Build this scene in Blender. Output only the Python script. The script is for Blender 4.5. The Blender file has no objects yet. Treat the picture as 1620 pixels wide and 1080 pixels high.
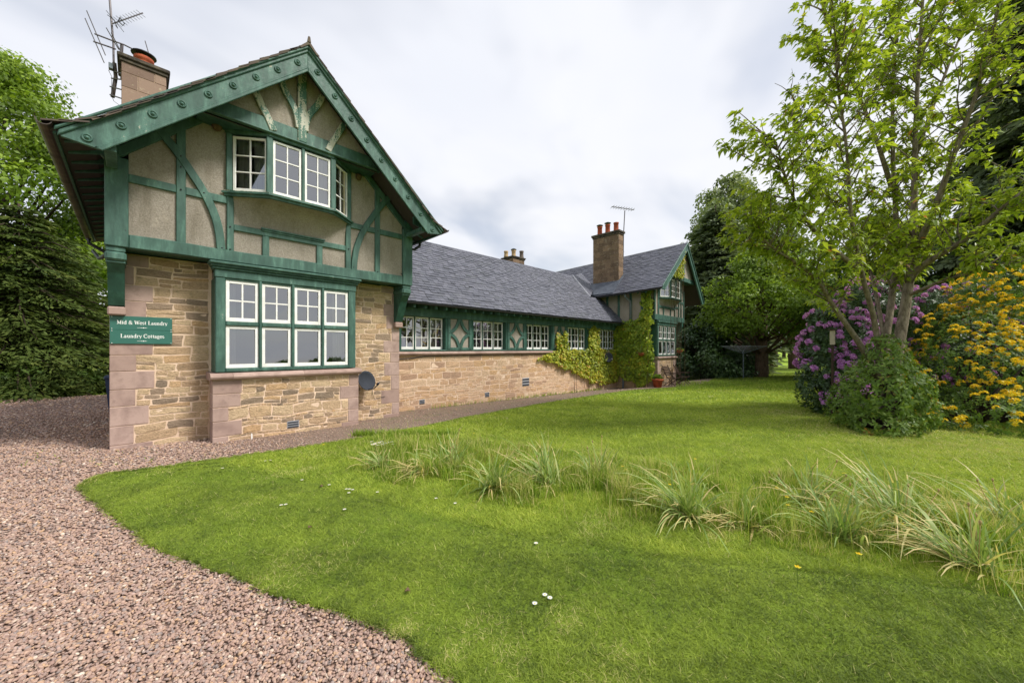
import bpy, bmesh, math, random
import numpy as np
from mathutils import Vector, Matrix, noise

scene = bpy.context.scene
COL = scene.collection
RND = random.Random(11)
NR = np.random.default_rng(11)
rad = math.radians

# ------------------------------------------------------------------ camera
CAM = Vector((0.28, -8.913, 1.65))
YAW = math.atan2(584.0, 590.5)            # viewing direction, measured from +X
cd = bpy.data.cameras.new('camera')
cd.sensor_width = 36.0
cd.lens = 36.0 * 590.5 / 1620.0
cd.shift_y = 12.0 / 1620.0
cd.clip_start = 0.05
cd.clip_end = 2500.0
cam = bpy.data.objects.new('camera', cd)
cam.location = CAM
cam.rotation_euler = (rad(90), 0, YAW - rad(90))
COL.objects.link(cam)
scene.camera = cam

# ------------------------------------------------------------------ world + sun
SUN_AZ = Vector((0.50, -0.86, 0)).normalized()
SUN_EL = rad(50)
w = bpy.data.worlds.new('World')
scene.world = w
w.use_nodes = True
nt = w.node_tree
nt.nodes.clear()
def wn(t, **k):
    n = nt.nodes.new(t)
    for a, b in k.items():
        setattr(n, a, b)
    return n
out = wn('ShaderNodeOutputWorld')
bg = wn('ShaderNodeBackground'); bg.inputs[1].default_value = 0.1
sky = wn('ShaderNodeTexSky', sky_type='NISHITA', sun_disc=False)
sky.sun_elevation = SUN_EL
sky.sun_rotation = math.atan2(SUN_AZ.x, SUN_AZ.y)
sky.air_density = 1.0; sky.dust_density = 2.0
tc = wn('ShaderNodeTexCoord')
sep = wn('ShaderNodeSeparateXYZ'); nt.links.new(tc.outputs['Generated'], sep.inputs[0])
zz = wn('ShaderNodeMath', operation='MAXIMUM'); zz.inputs[1].default_value = 0.0
nt.links.new(sep.outputs[2], zz.inputs[0])
za = wn('ShaderNodeMath', operation='ADD'); za.inputs[1].default_value = 0.22
nt.links.new(zz.outputs[0], za.inputs[0])
dv = []
for i in (0, 1):
    m = wn('ShaderNodeMath', operation='DIVIDE')
    nt.links.new(sep.outputs[i], m.inputs[0]); nt.links.new(za.outputs[0], m.inputs[1]); dv.append(m)
cb = wn('ShaderNodeCombineXYZ')
nt.links.new(dv[0].outputs[0], cb.inputs[0]); nt.links.new(dv[1].outputs[0], cb.inputs[1])
def cloud(scale, rot, stretch, detail, lo, hi, off):
    mp = wn('ShaderNodeMapping')
    mp.inputs['Rotation'].default_value = (0, 0, rot)
    mp.inputs['Scale'].default_value = (scale, scale * stretch, 1)
    mp.inputs['Location'].default_value = off
    nt.links.new(cb.outputs[0], mp.inputs[0])
    n = wn('ShaderNodeTexNoise'); n.inputs['Detail'].default_value = detail
    n.inputs['Roughness'].default_value = 0.52; n.inputs['Scale'].default_value = 1.0
    n.inputs['Distortion'].default_value = 0.35
    nt.links.new(mp.outputs[0], n.inputs['Vector'])
    r = wn('ShaderNodeMapRange', interpolation_type='SMOOTHSTEP')
    r.inputs[1].default_value = lo; r.inputs[2].default_value = hi
    nt.links.new(n.outputs['Fac'], r.inputs[0])
    return r.outputs[0]
c1 = cloud(0.75, rad(-38), 1.7, 4.0, 0.34, 0.56, (2.3, 0.6, 0))
c2 = cloud(0.95, rad(-38), 1.9, 4.0, 0.30, 0.72, (0.4, 5.2, 0))
cl = wn('ShaderNodeMix', data_type='RGBA')
cl.inputs[6].default_value = (6.4, 6.58, 7.1, 1); cl.inputs[7].default_value = (7.1, 7.15, 7.4, 1)
nt.links.new(c2, cl.inputs[0])
cov = wn('ShaderNodeMapRange'); cov.inputs[3].default_value = 0.52; cov.inputs[4].default_value = 0.985
nt.links.new(c1, cov.inputs[0])
mixs = wn('ShaderNodeMix', data_type='RGBA')
nt.links.new(cov.outputs[0], mixs.inputs[0])
nt.links.new(sky.outputs[0], mixs.inputs[6]); nt.links.new(cl.outputs[2], mixs.inputs[7])
nt.links.new(mixs.outputs[2], bg.inputs[0]); nt.links.new(bg.outputs[0], out.inputs[0])

sd = bpy.data.lights.new('sun', 'SUN')
sd.energy = 3.3; sd.angle = rad(14); sd.color = (1.0, 0.955, 0.89)
sun = bpy.data.objects.new('sun', sd)
ldir = -(SUN_AZ * math.cos(SUN_EL) + Vector((0, 0, math.sin(SUN_EL))))
sun.rotation_euler = ldir.to_track_quat('-Z', 'Y').to_euler()
sun.location = (10, -20, 30)
COL.objects.link(sun)

vs = scene.view_settings
vs.view_transform = 'Standard'; vs.look = 'None'; vs.gamma = 1.0; vs.use_curve_mapping = False
vs.exposure = 0.5
scene.cycles.max_bounces = 5
scene.cycles.diffuse_bounces = 3
scene.cycles.glossy_bounces = 3
scene.cycles.transmission_bounces = 4
scene.cycles.transparent_max_bounces = 8
scene.cycles.caustics_reflective = False
scene.cycles.caustics_refractive = False

# ------------------------------------------------------------------ helpers: measuring
def pray(px):
    return (math.cos(YAW) * 590.5 + math.sin(YAW) * (px - 810), math.sin(YAW) * 590.5 - math.cos(YAW) * (px - 810))
def pY(px, py, Y):
    dx, dy = pray(px); t = (Y - CAM.y) / dy
    return Vector((CAM.x + dx * t, Y, CAM.z + (552 - py) * t))
def pX(px, py, X):
    dx, dy = pray(px); t = (X - CAM.x) / dx
    return Vector((X, CAM.y + dy * t, CAM.z + (552 - py) * t))
def pD(px, py, depth):
    dx, dy = pray(px); t = depth / 590.5
    return Vector((CAM.x + dx * t, CAM.y + dy * t, CAM.z + (552 - py) * t))
def sstep(a, b, x):
    t = np.clip((x - a) / (b - a), 0, 1)
    return t * t * (3 - 2 * t)
def zg(X, Y):
    s = sstep(0.5, -1.6, np.asarray(Y, float))
    return -0.018 * np.clip(X, -3, 24) * (1 - 0.62 * s)
def zgf(X, Y):
    return float(zg(X, Y))
def pG(px, py):
    dx, dy = pray(px); t = 1.65 / max(py - 552, 1)
    for _ in range(12):
        z = zgf(CAM.x + dx * t, CAM.y + dy * t)
        t = (CAM.z - z) / (py - 552)
    return Vector((CAM.x + dx * t, CAM.y + dy * t, zgf(CAM.x + dx * t, CAM.y + dy * t)))

# ------------------------------------------------------------------ helpers: meshes
class MB:
    def __init__(s, T=None):
        s.v = []; s.f = []; s.r = []; s.T = T
    def add(s, vs_, fs, r=None):
        n = len(s.v)
        if s.T is not None:
            vs_ = [tuple(s.T @ Vector(p)) for p in vs_]
        s.v += [tuple(p) for p in vs_]
        s.f += [tuple(i + n for i in f) for f in fs]
        s.r += [0.5 if r is None else r] * len(fs)
        return s
    def box(s, x0, x1, y0, y1, z0, z1, c=0.0, r=None):
        if c <= 0:
            s.add([(x0, y0, z0), (x1, y0, z0), (x1, y1, z0), (x0, y1, z0), (x0, y0, z1), (x1, y0, z1), (x1, y1, z1), (x0, y1, z1)],
                  [(0, 3, 2, 1), (4, 5, 6, 7), (0, 1, 5, 4), (1, 2, 6, 5), (2, 3, 7, 6), (3, 0, 4, 7)], r)
            return s
        bm = bmesh.new()
        bmesh.ops.create_cube(bm, size=1)
        for v in bm.verts:
            v.co = Vector((x0 + (v.co.x + .5) * (x1 - x0), y0 + (v.co.y + .5) * (y1 - y0), z0 + (v.co.z + .5) * (z1 - z0)))
        bmesh.ops.bevel(bm, geom=bm.edges[:], offset=c, segments=1, affect='EDGES')
        bm.verts.index_update()
        s.add([v.co[:] for v in bm.verts], [[v.index for v in f.verts] for f in bm.faces], r)
        bm.free()
        return s
    def prism(s, poly, y0, y1, c=0.0, r=None):
        """polygon in (x, z), counter-clockwise seen from -y, extruded from y0 (front) to y1"""
        n = len(poly)
        a = sum(poly[i][0] * poly[(i + 1) % n][1] - poly[(i + 1) % n][0] * poly[i][1] for i in range(n))
        if a < 0:
            poly = poly[::-1]
        if c > 0:
            ins = []
            for i in range(n):
                p0, p1, p2 = Vector(poly[i - 1]), Vector(poly[i]), Vector(poly[(i + 1) % n])
                e1 = (p1 - p0); e2 = (p2 - p1)
                if e1.length < 1e-6 or e2.length < 1e-6:
                    ins.append(p1); continue
                e1.normalize(); e2.normalize()
                n1 = Vector((-e1.y, e1.x)); n2 = Vector((-e2.y, e2.x))
                b = (n1 + n2)
                b = b / max(b.length_squared, .3) * 2 * c
                ins.append(p1 + b)
            vs_ = [(p[0], y0, p[1]) for p in ins] + [(p[0], y0 + c, p[1]) for p in poly] + [(p[0], y1, p[1]) for p in poly]
            fs = [tuple(range(n))]
            for k in (0, 1):
                for i in range(n):
                    j = (i + 1) % n
                    fs.append((k * n + j, k * n + i, (k + 1) * n + i, (k + 1) * n + j))
            fs.append(tuple(reversed(range(2 * n, 3 * n))))
        else:
            vs_ = [(p[0], y0, p[1]) for p in poly] + [(p[0], y1, p[1]) for p in poly]
            fs = [tuple(range(n)), tuple(reversed(range(n, 2 * n)))]
            for i in range(n):
                j = (i + 1) % n
                fs.append((j, i, n + i, n + j))
        return s.add(vs_, fs, r)
    def strip(s, pts, wd, y0, y1, c=0.008, r=None):
        """curved timber lying in the x-z plane"""
        L = []; Rr = []
        for i, p in enumerate(pts):
            a = Vector(pts[max(i - 1, 0)]); b = Vector(pts[min(i + 1, len(pts) - 1)])
            t = (b - a).normalized(); nn = Vector((-t.y, t.x))
            ww = wd if not isinstance(wd, (list, tuple)) else wd[i]
            L.append(Vector(p) + nn * ww / 2); Rr.append(Vector(p) - nn * ww / 2)
        return s.prism([tuple(q) for q in Rr] + [tuple(q) for q in reversed(L)], y0, y1, c, r)
    def tube(s, pts, r, n=8, cap=True, rr=None):
        pts = [Vector(p) for p in pts]
        if not isinstance(r, (list, tuple)):
            r = [r] * len(pts)
        base = []
        up = Vector((0.13, 0.21, 0.97))
        vs_ = []
        for i, p in enumerate(pts):
            t = (pts[min(i + 1, len(pts) - 1)] - pts[max(i - 1, 0)]).normalized()
            a = t.cross(up)
            if a.length < 1e-3:
                a = t.cross(Vector((1, 0, 0)))
            a.normalize(); b = t.cross(a); up = -b if False else up
            for k in range(n):
                th = 2 * math.pi * k / n
                vs_.append(p + (a * math.cos(th) + b * math.sin(th)) * r[i])
        fs = []
        for i in range(len(pts) - 1):
            for k in range(n):
                k2 = (k + 1) % n
                fs.append((i * n + k, i * n + k2, (i + 1) * n + k2, (i + 1) * n + k))
        if cap:
            fs.append(tuple(reversed(range(n)))); fs.append(tuple(range((len(pts) - 1) * n, len(pts) * n)))
        return s.add([tuple(v) for v in vs_], fs, rr)
    def lathe(s, prof, cx, cy, n=16, r=None, axis='z'):
        vs_ = []
        for (rd, z) in prof:
            for k in range(n):
                th = 2 * math.pi * k / n
                if axis == 'z':
                    vs_.append((cx + rd * math.cos(th), cy + rd * math.sin(th), z))
                else:            # axis -y: profile height runs towards -y, centre (cx, cy) = (x, z)
                    vs_.append((cx + rd * math.cos(th), z, cy + rd * math.sin(th)))
        fs = []
        for i in range(len(prof) - 1):
            for k in range(n):
                k2 = (k + 1) % n
                f = (i * n + k, i * n + k2, (i + 1) * n + k2, (i + 1) * n + k)
                fs.append(f if axis == 'z' else f)
        fs.append(tuple(reversed(range(n)))); fs.append(tuple(range((len(prof) - 1) * n, len(prof) * n)))
        return s.add(vs_, fs, r)
    def mesh(s, name):
        me = bpy.data.meshes.new(name)
        me.from_pydata(s.v, [], s.f)
        at = me.attributes.new('rnd', 'FLOAT', 'FACE')
        at.data.foreach_set('value', np.array(s.r, dtype=np.float32))
        me.validate()
        me.update()
        return me

M = {}
def link(name, me, mat, parent=None, smooth=False, kind=None):
    if mat is not None and len(me.materials) == 0:
        me.materials.append(M[mat])
    if smooth:
        me.polygons.foreach_set('use_smooth', np.ones(len(me.polygons), dtype=bool))
    o = bpy.data.objects.new(name, me)
    COL.objects.link(o)
    if parent is not None:
        o.parent = parent
        if parent.type == 'EMPTY':
            o.matrix_parent_inverse = Matrix.Translation(-parent.location)
    if kind:
        o['kind'] = kind
    return o
def ob(name, mb, mat, parent=None, smooth=False, kind=None):
    return link(name, mb.mesh(name), mat, parent, smooth, kind)
def tag(o, label, cat, group=None):
    o['label'] = label; o['category'] = cat
    if group:
        o['group'] = group
    return o
def thing(name, label, cat, loc=(0, 0, 0), group=None):
    o = bpy.data.objects.new(name, None)
    o.empty_display_size = 0.2
    COL.objects.link(o); o.location = loc
    return tag(o, label, cat, group)
def struct(name, mb, mat, smooth=False):
    o = ob(name, mb, mat, None, smooth); o['kind'] = 'structure'
    return o
def npmesh(name, V, Fc, rnd=None, mat=None, fn=4):
    """fast mesh from arrays; Fc (n, fn)"""
    me = bpy.data.meshes.new(name)
    V = np.asarray(V, np.float32); Fc = np.asarray(Fc, np.int32)
    me.vertices.add(len(V)); me.vertices.foreach_set('co', V.ravel())
    me.loops.add(Fc.size); me.loops.foreach_set('vertex_index', Fc.ravel())
    me.polygons.add(len(Fc))
    me.polygons.foreach_set('loop_start', np.arange(0, Fc.size, fn, dtype=np.int32))
    if rnd is not None:
        at = me.attributes.new('rnd', 'FLOAT', 'FACE')
        at.data.foreach_set('value', np.asarray(rnd, np.float32))
    me.update(calc_edges=True)
    if mat:
        me.materials.append(M[mat])
    return me

# ------------------------------------------------------------------ helpers: materials
def hexc(r, g, b):
    def f(c):
        c /= 255.0
        return c / 12.92 if c <= 0.04045 else ((c + 0.055) / 1.055) ** 2.4
    return (f(r), f(g), f(b), 1)
class NB:
    def __init__(s, name, rough=0.7, spec=0.3):
        m = bpy.data.materials.new(name); m.use_nodes = True
        s.m = m; s.t = m.node_tree; s.t.nodes.clear()
        s.o = s.n('ShaderNodeOutputMaterial'); s.b = s.n('ShaderNodeBsdfPrincipled')
        s.b.inputs['Roughness'].default_value = rough
        s.b.inputs['Specular IOR Level'].default_value = spec
        s.l(s.b.outputs[0], s.o.inputs[0])
        s.geo = s.n('ShaderNodeNewGeometry')
        M[name] = m
    def n(s, t, **k):
        x = s.t.nodes.new(t)
        for a, b in k.items():
            setattr(x, a, b)
        return x
    def l(s, a, b):
        s.t.links.new(a, b)
    def pos(s, scale=(1, 1, 1), rot=(0, 0, 0)):
        mp = s.n('ShaderNodeMapping'); mp.inputs['Scale'].default_value = scale
        mp.inputs['Rotation'].default_value = rot
        s.l(s.geo.outputs['Position'], mp.inputs[0])
        return mp.outputs[0]
    def noise(s, scale, detail=4, rough=0.55, vec=None, dist=0.0):
        x = s.n('ShaderNodeTexNoise')
        x.inputs['Scale'].default_value = scale; x.inputs['Detail'].default_value = detail
        x.inputs['Roughness'].default_value = rough; x.inputs['Distortion'].default_value = dist
        s.l(vec if vec is not None else s.pos(), x.inputs['Vector'])
        return x.outputs['Fac']
    def vor(s, scale, vec=None, feature='F1', outp='Distance', rnd=1.0):
        x = s.n('ShaderNodeTexVoronoi', feature=feature)
        x.inputs['Scale'].default_value = scale
        x.inputs['Randomness'].default_value = rnd
        s.l(vec if vec is not None else s.pos(), x.inputs['Vector'])
        return x.outputs[outp]
    def ramp(s, fac, stops, interp='LINEAR'):
        x = s.n('ShaderNodeValToRGB'); x.color_ramp.interpolation = interp
        els = x.color_ramp.elements
        while len(els) < len(stops):
            els.new(0.5)
        for e, (p, c) in zip(els, stops):
            e.position = p; e.color = c
        s.l(fac, x.inputs[0])
        return x.outputs[0]
    def rng(s, fac, a, b, c, d):
        x = s.n('ShaderNodeMapRange')
        for i, q in enumerate((a, b, c, d)):
            x.inputs[i + 1].default_value = q
        s.l(fac, x.inputs[0])
        return x.outputs[0]
    def mix(s, fac, a, b, bt='MIX'):
        x = s.n('ShaderNodeMix', data_type='RGBA', blend_type=bt)
        for i, q in ((0, fac), (6, a), (7, b)):
            if isinstance(q, (int, float)):
                x.inputs[i].default_value = q if i == 0 else (q, q, q, 1)
            elif isinstance(q, tuple):
                x.inputs[i].default_value = q
            else:
                s.l(q, x.inputs[i])
        return x.outputs[2]
    def math(s, op, a, b=0.5):
        x = s.n('ShaderNodeMath', operation=op)
        for i, q in ((0, a), (1, b)):
            if isinstance(q, (int, float)):
                x.inputs[i].default_value = q
            else:
                s.l(q, x.inputs[i])
        return x.outputs[0]
    def attr(s, name='rnd', typ='GEOMETRY', out='Fac'):
        x = s.n('ShaderNodeAttribute', attribute_name=name, attribute_type=typ)
        return x.outputs[out]
    def col(s, c):
        if isinstance(c, tuple):
            s.b.inputs['Base Color'].default_value = c
        else:
            s.l(c, s.b.inputs['Base Color'])
        return s
    def bump(s, h, strength=0.3, dist=0.01):
        x = s.n('ShaderNodeBump'); x.inputs['Strength'].default_value = strength
        x.inputs['Distance'].default_value = dist
        s.l(h, x.inputs['Height']); s.l(x.outputs[0], s.b.inputs['Normal'])
        return s
    def rough(s, r):
        if isinstance(r, (int, float)):
            s.b.inputs['Roughness'].default_value = r
        else:
            s.l(r, s.b.inputs['Roughness'])
        return s

def paint(name, base, light, wear, wearcol=(0.42, 0.38, 0.32, 1)):
    b = NB(name, 0.5, 0.4)
    n1 = b.noise(2.2, 5, 0.6)
    st = b.noise(9.0, 5, 0.65, b.pos((1, 1, 0.22)))
    n3 = b.noise(38, 3, 0.6)
    c = b.mix(b.rng(n1, .35, .7, 0, .55), base, light)
    c = b.mix(b.rng(st, .5, .72, 0, .55), c, tuple(min(1, x * 1.9) for x in light[:3]) + (1,))
    c = b.mix(b.rng(st, .46, .3, 0, .6), c, tuple(x * 0.55 for x in base[:3]) + (1,))
    mask = b.math('ADD', b.math('MULTIPLY', st, .65), b.math('MULTIPLY', n3, .35))
    c = b.mix(b.rng(mask, 1 - wear, 1.03 - wear, 0, .85), c, wearcol)
    b.col(c); b.rough(b.rng(n3, .3, .7, .42, .68))
    b.bump(b.math('ADD', st, n3), .25, .006)
    return b
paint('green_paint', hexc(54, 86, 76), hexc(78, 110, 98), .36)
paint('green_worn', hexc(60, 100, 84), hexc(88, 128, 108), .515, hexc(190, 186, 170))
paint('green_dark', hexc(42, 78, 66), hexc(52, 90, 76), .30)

b = NB('roughcast', 0.9, 0.15)
f = b.noise(42, 6, .85); g = b.noise(1.6, 5, .6)
c = b.mix(b.rng(g, .3, .7, 0, 1), hexc(172, 163, 151), hexc(154, 146, 134))
c = b.mix(b.rng(f, .46, .66, 0, .6), c, hexc(108, 99, 88))
c = b.mix(b.rng(f, .46, .3, 0, .35), c, hexc(206, 197, 184))
c = b.mix(b.rng(b.noise(5, 5, .7, b.pos((1, 1, .22))), .5, .72, 0, .55), c, hexc(112, 104, 88))
c = b.mix(b.rng(b.noise(2.6, 6, .75), .56, .7, 0, .35), c, hexc(190, 178, 160))
b.col(c); b.bump(f, 1.0, .02)

def stone_mat(name, stops, joint=None):
    b = NB(name, 0.88, 0.2)
    r = b.attr('rnd')
    c = b.ramp(r, stops)
    grain = b.noise(26, 6, .7, b.pos((1, 1, 2.6)))
    blot = b.noise(6.5, 5, .65)
    c = b.mix(b.rng(grain, .47, .7, 0, .6), c, hexc(116, 96, 74))
    c = b.mix(b.rng(grain, .42, .25, 0, .5), c, hexc(216, 198, 170))
    c = b.mix(b.rng(blot, .57, .72, 0, .5), c, hexc(120, 110, 88))
    c = b.mix(b.rng(b.noise(60, 3, .6), .6, .75, 0, .5), c, hexc(84, 66, 46))
    b.col(c); b.bump(b.math('ADD', grain, b.math('MULTIPLY', b.noise(60, 4, .7), .6)), 1.0, .03)
    return b
stone_mat('rubble', [(0, hexc(200, 170, 136)), (.22, hexc(216, 190, 154)), (.42, hexc(194, 164, 132)), (.6, hexc(220, 193, 156)), (.74, hexc(208, 172, 130)), (.88, hexc(170, 148, 126)), (1, hexc(146, 130, 112))])
stone_mat('rubble_warm', [(0, hexc(212, 178, 144)), (.3, hexc(222, 192, 160)), (.55, hexc(210, 174, 142)), (.75, hexc(216, 178, 134)), (.9, hexc(198, 164, 136)), (1, hexc(184, 152, 128))])
b = NB('quoin', .85, .2)
g = b.noise(3.5, 5, .6); f = b.noise(55, 4, .7)
c = b.mix(b.attr('rnd'), hexc(160, 136, 125), hexc(178, 154, 143))
c = b.mix(b.rng(g, .45, .65, 0, .65), c, hexc(134, 112, 104))
c = b.mix(b.rng(b.noise(11, 5, .7), .56, .72, 0, .45), c, hexc(116, 98, 90))
c = b.mix(b.rng(f, .6, .8, 0, .5), c, hexc(110, 88, 78))
b.col(c); b.bump(f, .35, .006)
b = NB('mortar', .95, .1)
f = b.noise(42, 5, .7)
c = b.mix(b.rng(b.noise(2.5, 4), .3, .7, 0, 1), hexc(226, 202, 178), hexc(210, 182, 156))
c = b.mix(b.rng(f, .55, .8, 0, .6), c, hexc(150, 122, 90))
b.col(c); b.bump(f, .6, .012)
b = NB('plain_stone', .9, .2)           # walls seen from far off or hardly at all
vc = b.vor(3.4, b.pos((1, 1, 2.2)), 'F1', 'Color'); ve = b.vor(3.4, b.pos((1, 1, 2.2)), 'DISTANCE_TO_EDGE')
sp = b.n('ShaderNodeSeparateColor'); b.l(vc, sp.inputs[0])
c = b.ramp(sp.outputs[0], [(0, hexc(176, 148, 112)), (.5, hexc(196, 166, 126)), (1, hexc(156, 132, 102))])
c = b.mix(b.rng(ve, .0, .05, 1, 0), c, hexc(204, 176, 140))
b.col(c); b.bump(ve, .5, .02)
b = NB('chimney_stone', .9, .2)
g = b.noise(2.3, 6, .7); f = b.noise(30, 4, .7)
c = b.mix(b.attr('rnd'), hexc(104, 87, 72), hexc(138, 115, 93))
c = b.mix(b.rng(g, .5, .68, 0, .8), c, hexc(84, 68, 54))
c = b.mix(b.rng(b.noise(7, 4), .58, .75, 0, .5), c, hexc(178, 166, 148))
b.col(c); b.bump(f, .5, .01)
b = NB('near_chimney_stone', .9, .2)
g = b.noise(3.3, 6, .7); f = b.noise(30, 4, .7)
c = b.mix(b.attr('rnd'), hexc(126, 106, 94), hexc(154, 131, 115))
c = b.mix(b.rng(g, .52, .7, 0, .6), c, hexc(104, 86, 74))
c = b.mix(b.rng(b.noise(14, 4), .6, .7, 0, .5), c, hexc(200, 190, 160))
b.col(c); b.bump(f, .5, .01)
b = NB('chimney_cap', .9, .2)
c = b.mix(b.rng(b.noise(6, 5, .7), .4, .65, 0, 1), hexc(58, 54, 50), hexc(104, 96, 82)); b.col(c); b.bump(b.noise(40), .4, .01)
b = NB('slate', .48, .5)
c = b.ramp(b.attr('rnd'), [(0, hexc(72, 74, 84)), (.4, hexc(84, 86, 97)), (.75, hexc(95, 96, 107)), (1, hexc(78, 81, 88))])
c = b.mix(b.rng(b.noise(4, 5, .7), .52, .75, 0, .25), c, hexc(124, 123, 126))
c = b.mix(b.rng(b.noise(24, 4, .7), .55, .75, 0, .4), c, hexc(66, 64, 70))
b.col(c); b.bump(b.noise(30, 4, .7), .25, .004); b.rough(b.rng(b.noise(9), .3, .7, .42, .7))
b = NB('slate_old', .8, .3)
c = b.ramp(b.attr('rnd'), [(0, hexc(74, 64, 58)), (.5, hexc(96, 84, 74)), (1, hexc(64, 60, 60))])
c = b.mix(b.rng(b.noise(8, 4), .5, .7, 0, .5), c, hexc(104, 104, 78)); b.col(c); b.bump(b.noise(30, 4, .7), .5, .006)
b = NB('roof_board', .85, .2); b.col(b.mix(b.noise(12, 3), hexc(60, 56, 54), hexc(82, 76, 72)))
b = NB('lead', .5, .5); b.col(b.mix(b.rng(b.noise(5, 4), .35, .65, 0, 1), hexc(128, 130, 138), hexc(164, 166, 172))); b.bump(b.noise(14), .2, .01)
b = NB('lead_dark', .55, .4); b.col(b.mix(b.rng(b.noise(5, 4), .35, .65, 0, 1), hexc(70, 76, 86), hexc(94, 100, 110))); b.bump(b.noise(14), .2, .01)
b = NB('white_paint', .42, .4)
c = b.mix(b.rng(b.noise(7, 4), .4, .7, 0, 1), hexc(238, 237, 234), hexc(222, 220, 214)); b.col(c)
b = NB('curtain', .9, .1); b.col(b.mix(b.rng(b.noise(5, 3, .5, b.pos((9, 9, .2))), .3, .7, 0, 1), hexc(214, 212, 208), hexc(172, 168, 160)))
b = NB('blind', .9, .1); b.col(b.mix(b.noise(8), hexc(196, 186, 160), hexc(180, 168, 140)))
b = NB('room', .95, .05); b.col(b.mix(b.noise(2), hexc(150, 146, 138), hexc(128, 122, 114)))
b = NB('cast_iron', .5, .4); b.col(b.mix(b.rng(b.noise(6, 4), .4, .7, 0, 1), hexc(58, 50, 46), hexc(92, 78, 66))); b.bump(b.noise(30), .2, .003)
b = NB('black_iron', .45, .4); b.col(b.mix(b.noise(14), hexc(38, 40, 44), hexc(58, 60, 66)))
b = NB('grey_pipe', .5, .4); b.col(b.mix(b.noise(9), hexc(96, 108, 116), hexc(122, 132, 138)))
b = NB('aerial_metal', .45, .5); b.b.inputs['Metallic'].default_value = .4
b.col(b.mix(b.noise(12), hexc(78, 74, 78), hexc(112, 106, 106)))
b = NB('terracotta', .8, .2); b.col(b.mix(b.rng(b.noise(7, 5), .35, .7, 0, 1), hexc(176, 92, 62), hexc(134, 66, 46))); b.bump(b.noise(40), .2, .004)
b = NB('buff_pot', .8, .2); b.col(b.mix(b.noise(7, 4), hexc(196, 170, 130), hexc(168, 140, 104)))
b = NB('grey_pot', .8, .2); b.col(b.mix(b.noise(7, 4), hexc(120, 108, 100), hexc(96, 88, 84)))
b = NB('dish_grey', .8, .15); b.col(b.mix(b.noise(5), hexc(50, 53, 60), hexc(62, 66, 74)))
b = NB('sign_green', .4, .5); b.col(b.mix(b.rng(b.noise(3, 4), .3, .7, 0, 1), hexc(44, 96, 84), hexc(52, 106, 94)))
b = NB('sign_white', .5, .3); b.col(hexc(240, 240, 236))
b = NB('vent_grey', .7, .3); b.col(b.mix(b.noise(20), hexc(150, 152, 156), hexc(172, 174, 178)))
b = NB('bin_blue', .45, .4); b.col(b.mix(b.noise(5), hexc(34, 50, 84), hexc(44, 62, 98)))
b = NB('dark_wood', .8, .2); b.col(b.mix(b.noise(20, 4, .6, b.pos((1, 1, .2))), hexc(54, 42, 36), hexc(82, 66, 56)))
b = NB('nest_mud', .95, .1); b.col(b.mix(b.noise(40), hexc(120, 100, 76), hexc(84, 70, 54))); b.bump(b.noise(60), 1, .02)
b = NB('pale_wood', .85, .2); b.col(b.mix(b.noise(20, 4, .6, b.pos((1, 1, .2))), hexc(196, 186, 168), hexc(160, 148, 128)))
b = NB('picture_card', .7, .2); b.col(b.mix(b.noise(30), hexc(222, 206, 176), hexc(170, 96, 60)))

b = NB('glass', .03, .5)
gl = b.n('ShaderNodeBsdfGlossy'); gl.inputs['Roughness'].default_value = .015; gl.inputs['Color'].default_value = (.95, .97, 1, 1)
tr = b.n('ShaderNodeBsdfTransparent'); tr.inputs['Color'].default_value = (.86, .88, .87, 1)
fr = b.n('ShaderNodeFresnel'); fr.inputs['IOR'].default_value = 2.3
mx = b.n('ShaderNodeMixShader')
b.l(b.math('ADD', b.math('MULTIPLY', fr.outputs[0], 1.0), .12), mx.inputs[0]); b.l(tr.outputs[0], mx.inputs[1]); b.l(gl.outputs[0], mx.inputs[2])
b.l(mx.outputs[0], b.o.inputs[0])

def leaf_mat(name, stops, trans=0.35, rough=0.5, spec=0.35, typ='GEOMETRY'):
    b = NB(name, rough, spec)
    c = b.ramp(b.attr('rnd', typ), stops)
    b.col(c)
    t = b.n('ShaderNodeBsdfTranslucent')
    b.l(b.mix(1.0, c, (1.0, 1.0, .55, 1), 'MULTIPLY'), t.inputs[0])
    mx = b.n('ShaderNodeMixShader'); mx.inputs[0].default_value = trans
    b.l(b.b.outputs[0], mx.inputs[1]); b.l(t.outputs[0], mx.inputs[2]); b.l(mx.outputs[0], b.o.inputs[0])
    return b
def L(r, g, bb):
    return (r, g, bb, 1)
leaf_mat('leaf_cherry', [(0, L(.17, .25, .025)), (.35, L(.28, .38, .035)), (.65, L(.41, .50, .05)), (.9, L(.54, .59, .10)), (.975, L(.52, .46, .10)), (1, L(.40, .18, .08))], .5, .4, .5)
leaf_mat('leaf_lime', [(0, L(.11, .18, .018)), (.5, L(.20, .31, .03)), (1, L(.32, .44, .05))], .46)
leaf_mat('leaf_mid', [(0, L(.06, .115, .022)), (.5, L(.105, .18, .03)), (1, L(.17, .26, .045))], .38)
leaf_mat('leaf_grey', [(0, L(.13, .17, .07)), (.5, L(.20, .26, .10)), (1, L(.29, .34, .14))], .35)
leaf_mat('leaf_spruce', [(0, L(.04, .07, .018)), (.5, L(.085, .125, .026)), (1, L(.17, .20, .045))], .32, .6, .2)
leaf_mat('leaf_fir', [(0, L(.10, .135, .075)), (.5, L(.155, .20, .105)), (1, L(.24, .28, .15))], .36, .6, .2)
leaf_mat('leaf_rhodo', [(0, L(.03, .065, .022)), (.5, L(.055, .11, .032)), (1, L(.10, .17, .05))], .2, .4, .45)
leaf_mat('leaf_azalea', [(0, L(.08, .14, .025)), (.5, L(.14, .24, .04)), (1, L(.23, .34, .06))], .35)
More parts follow.
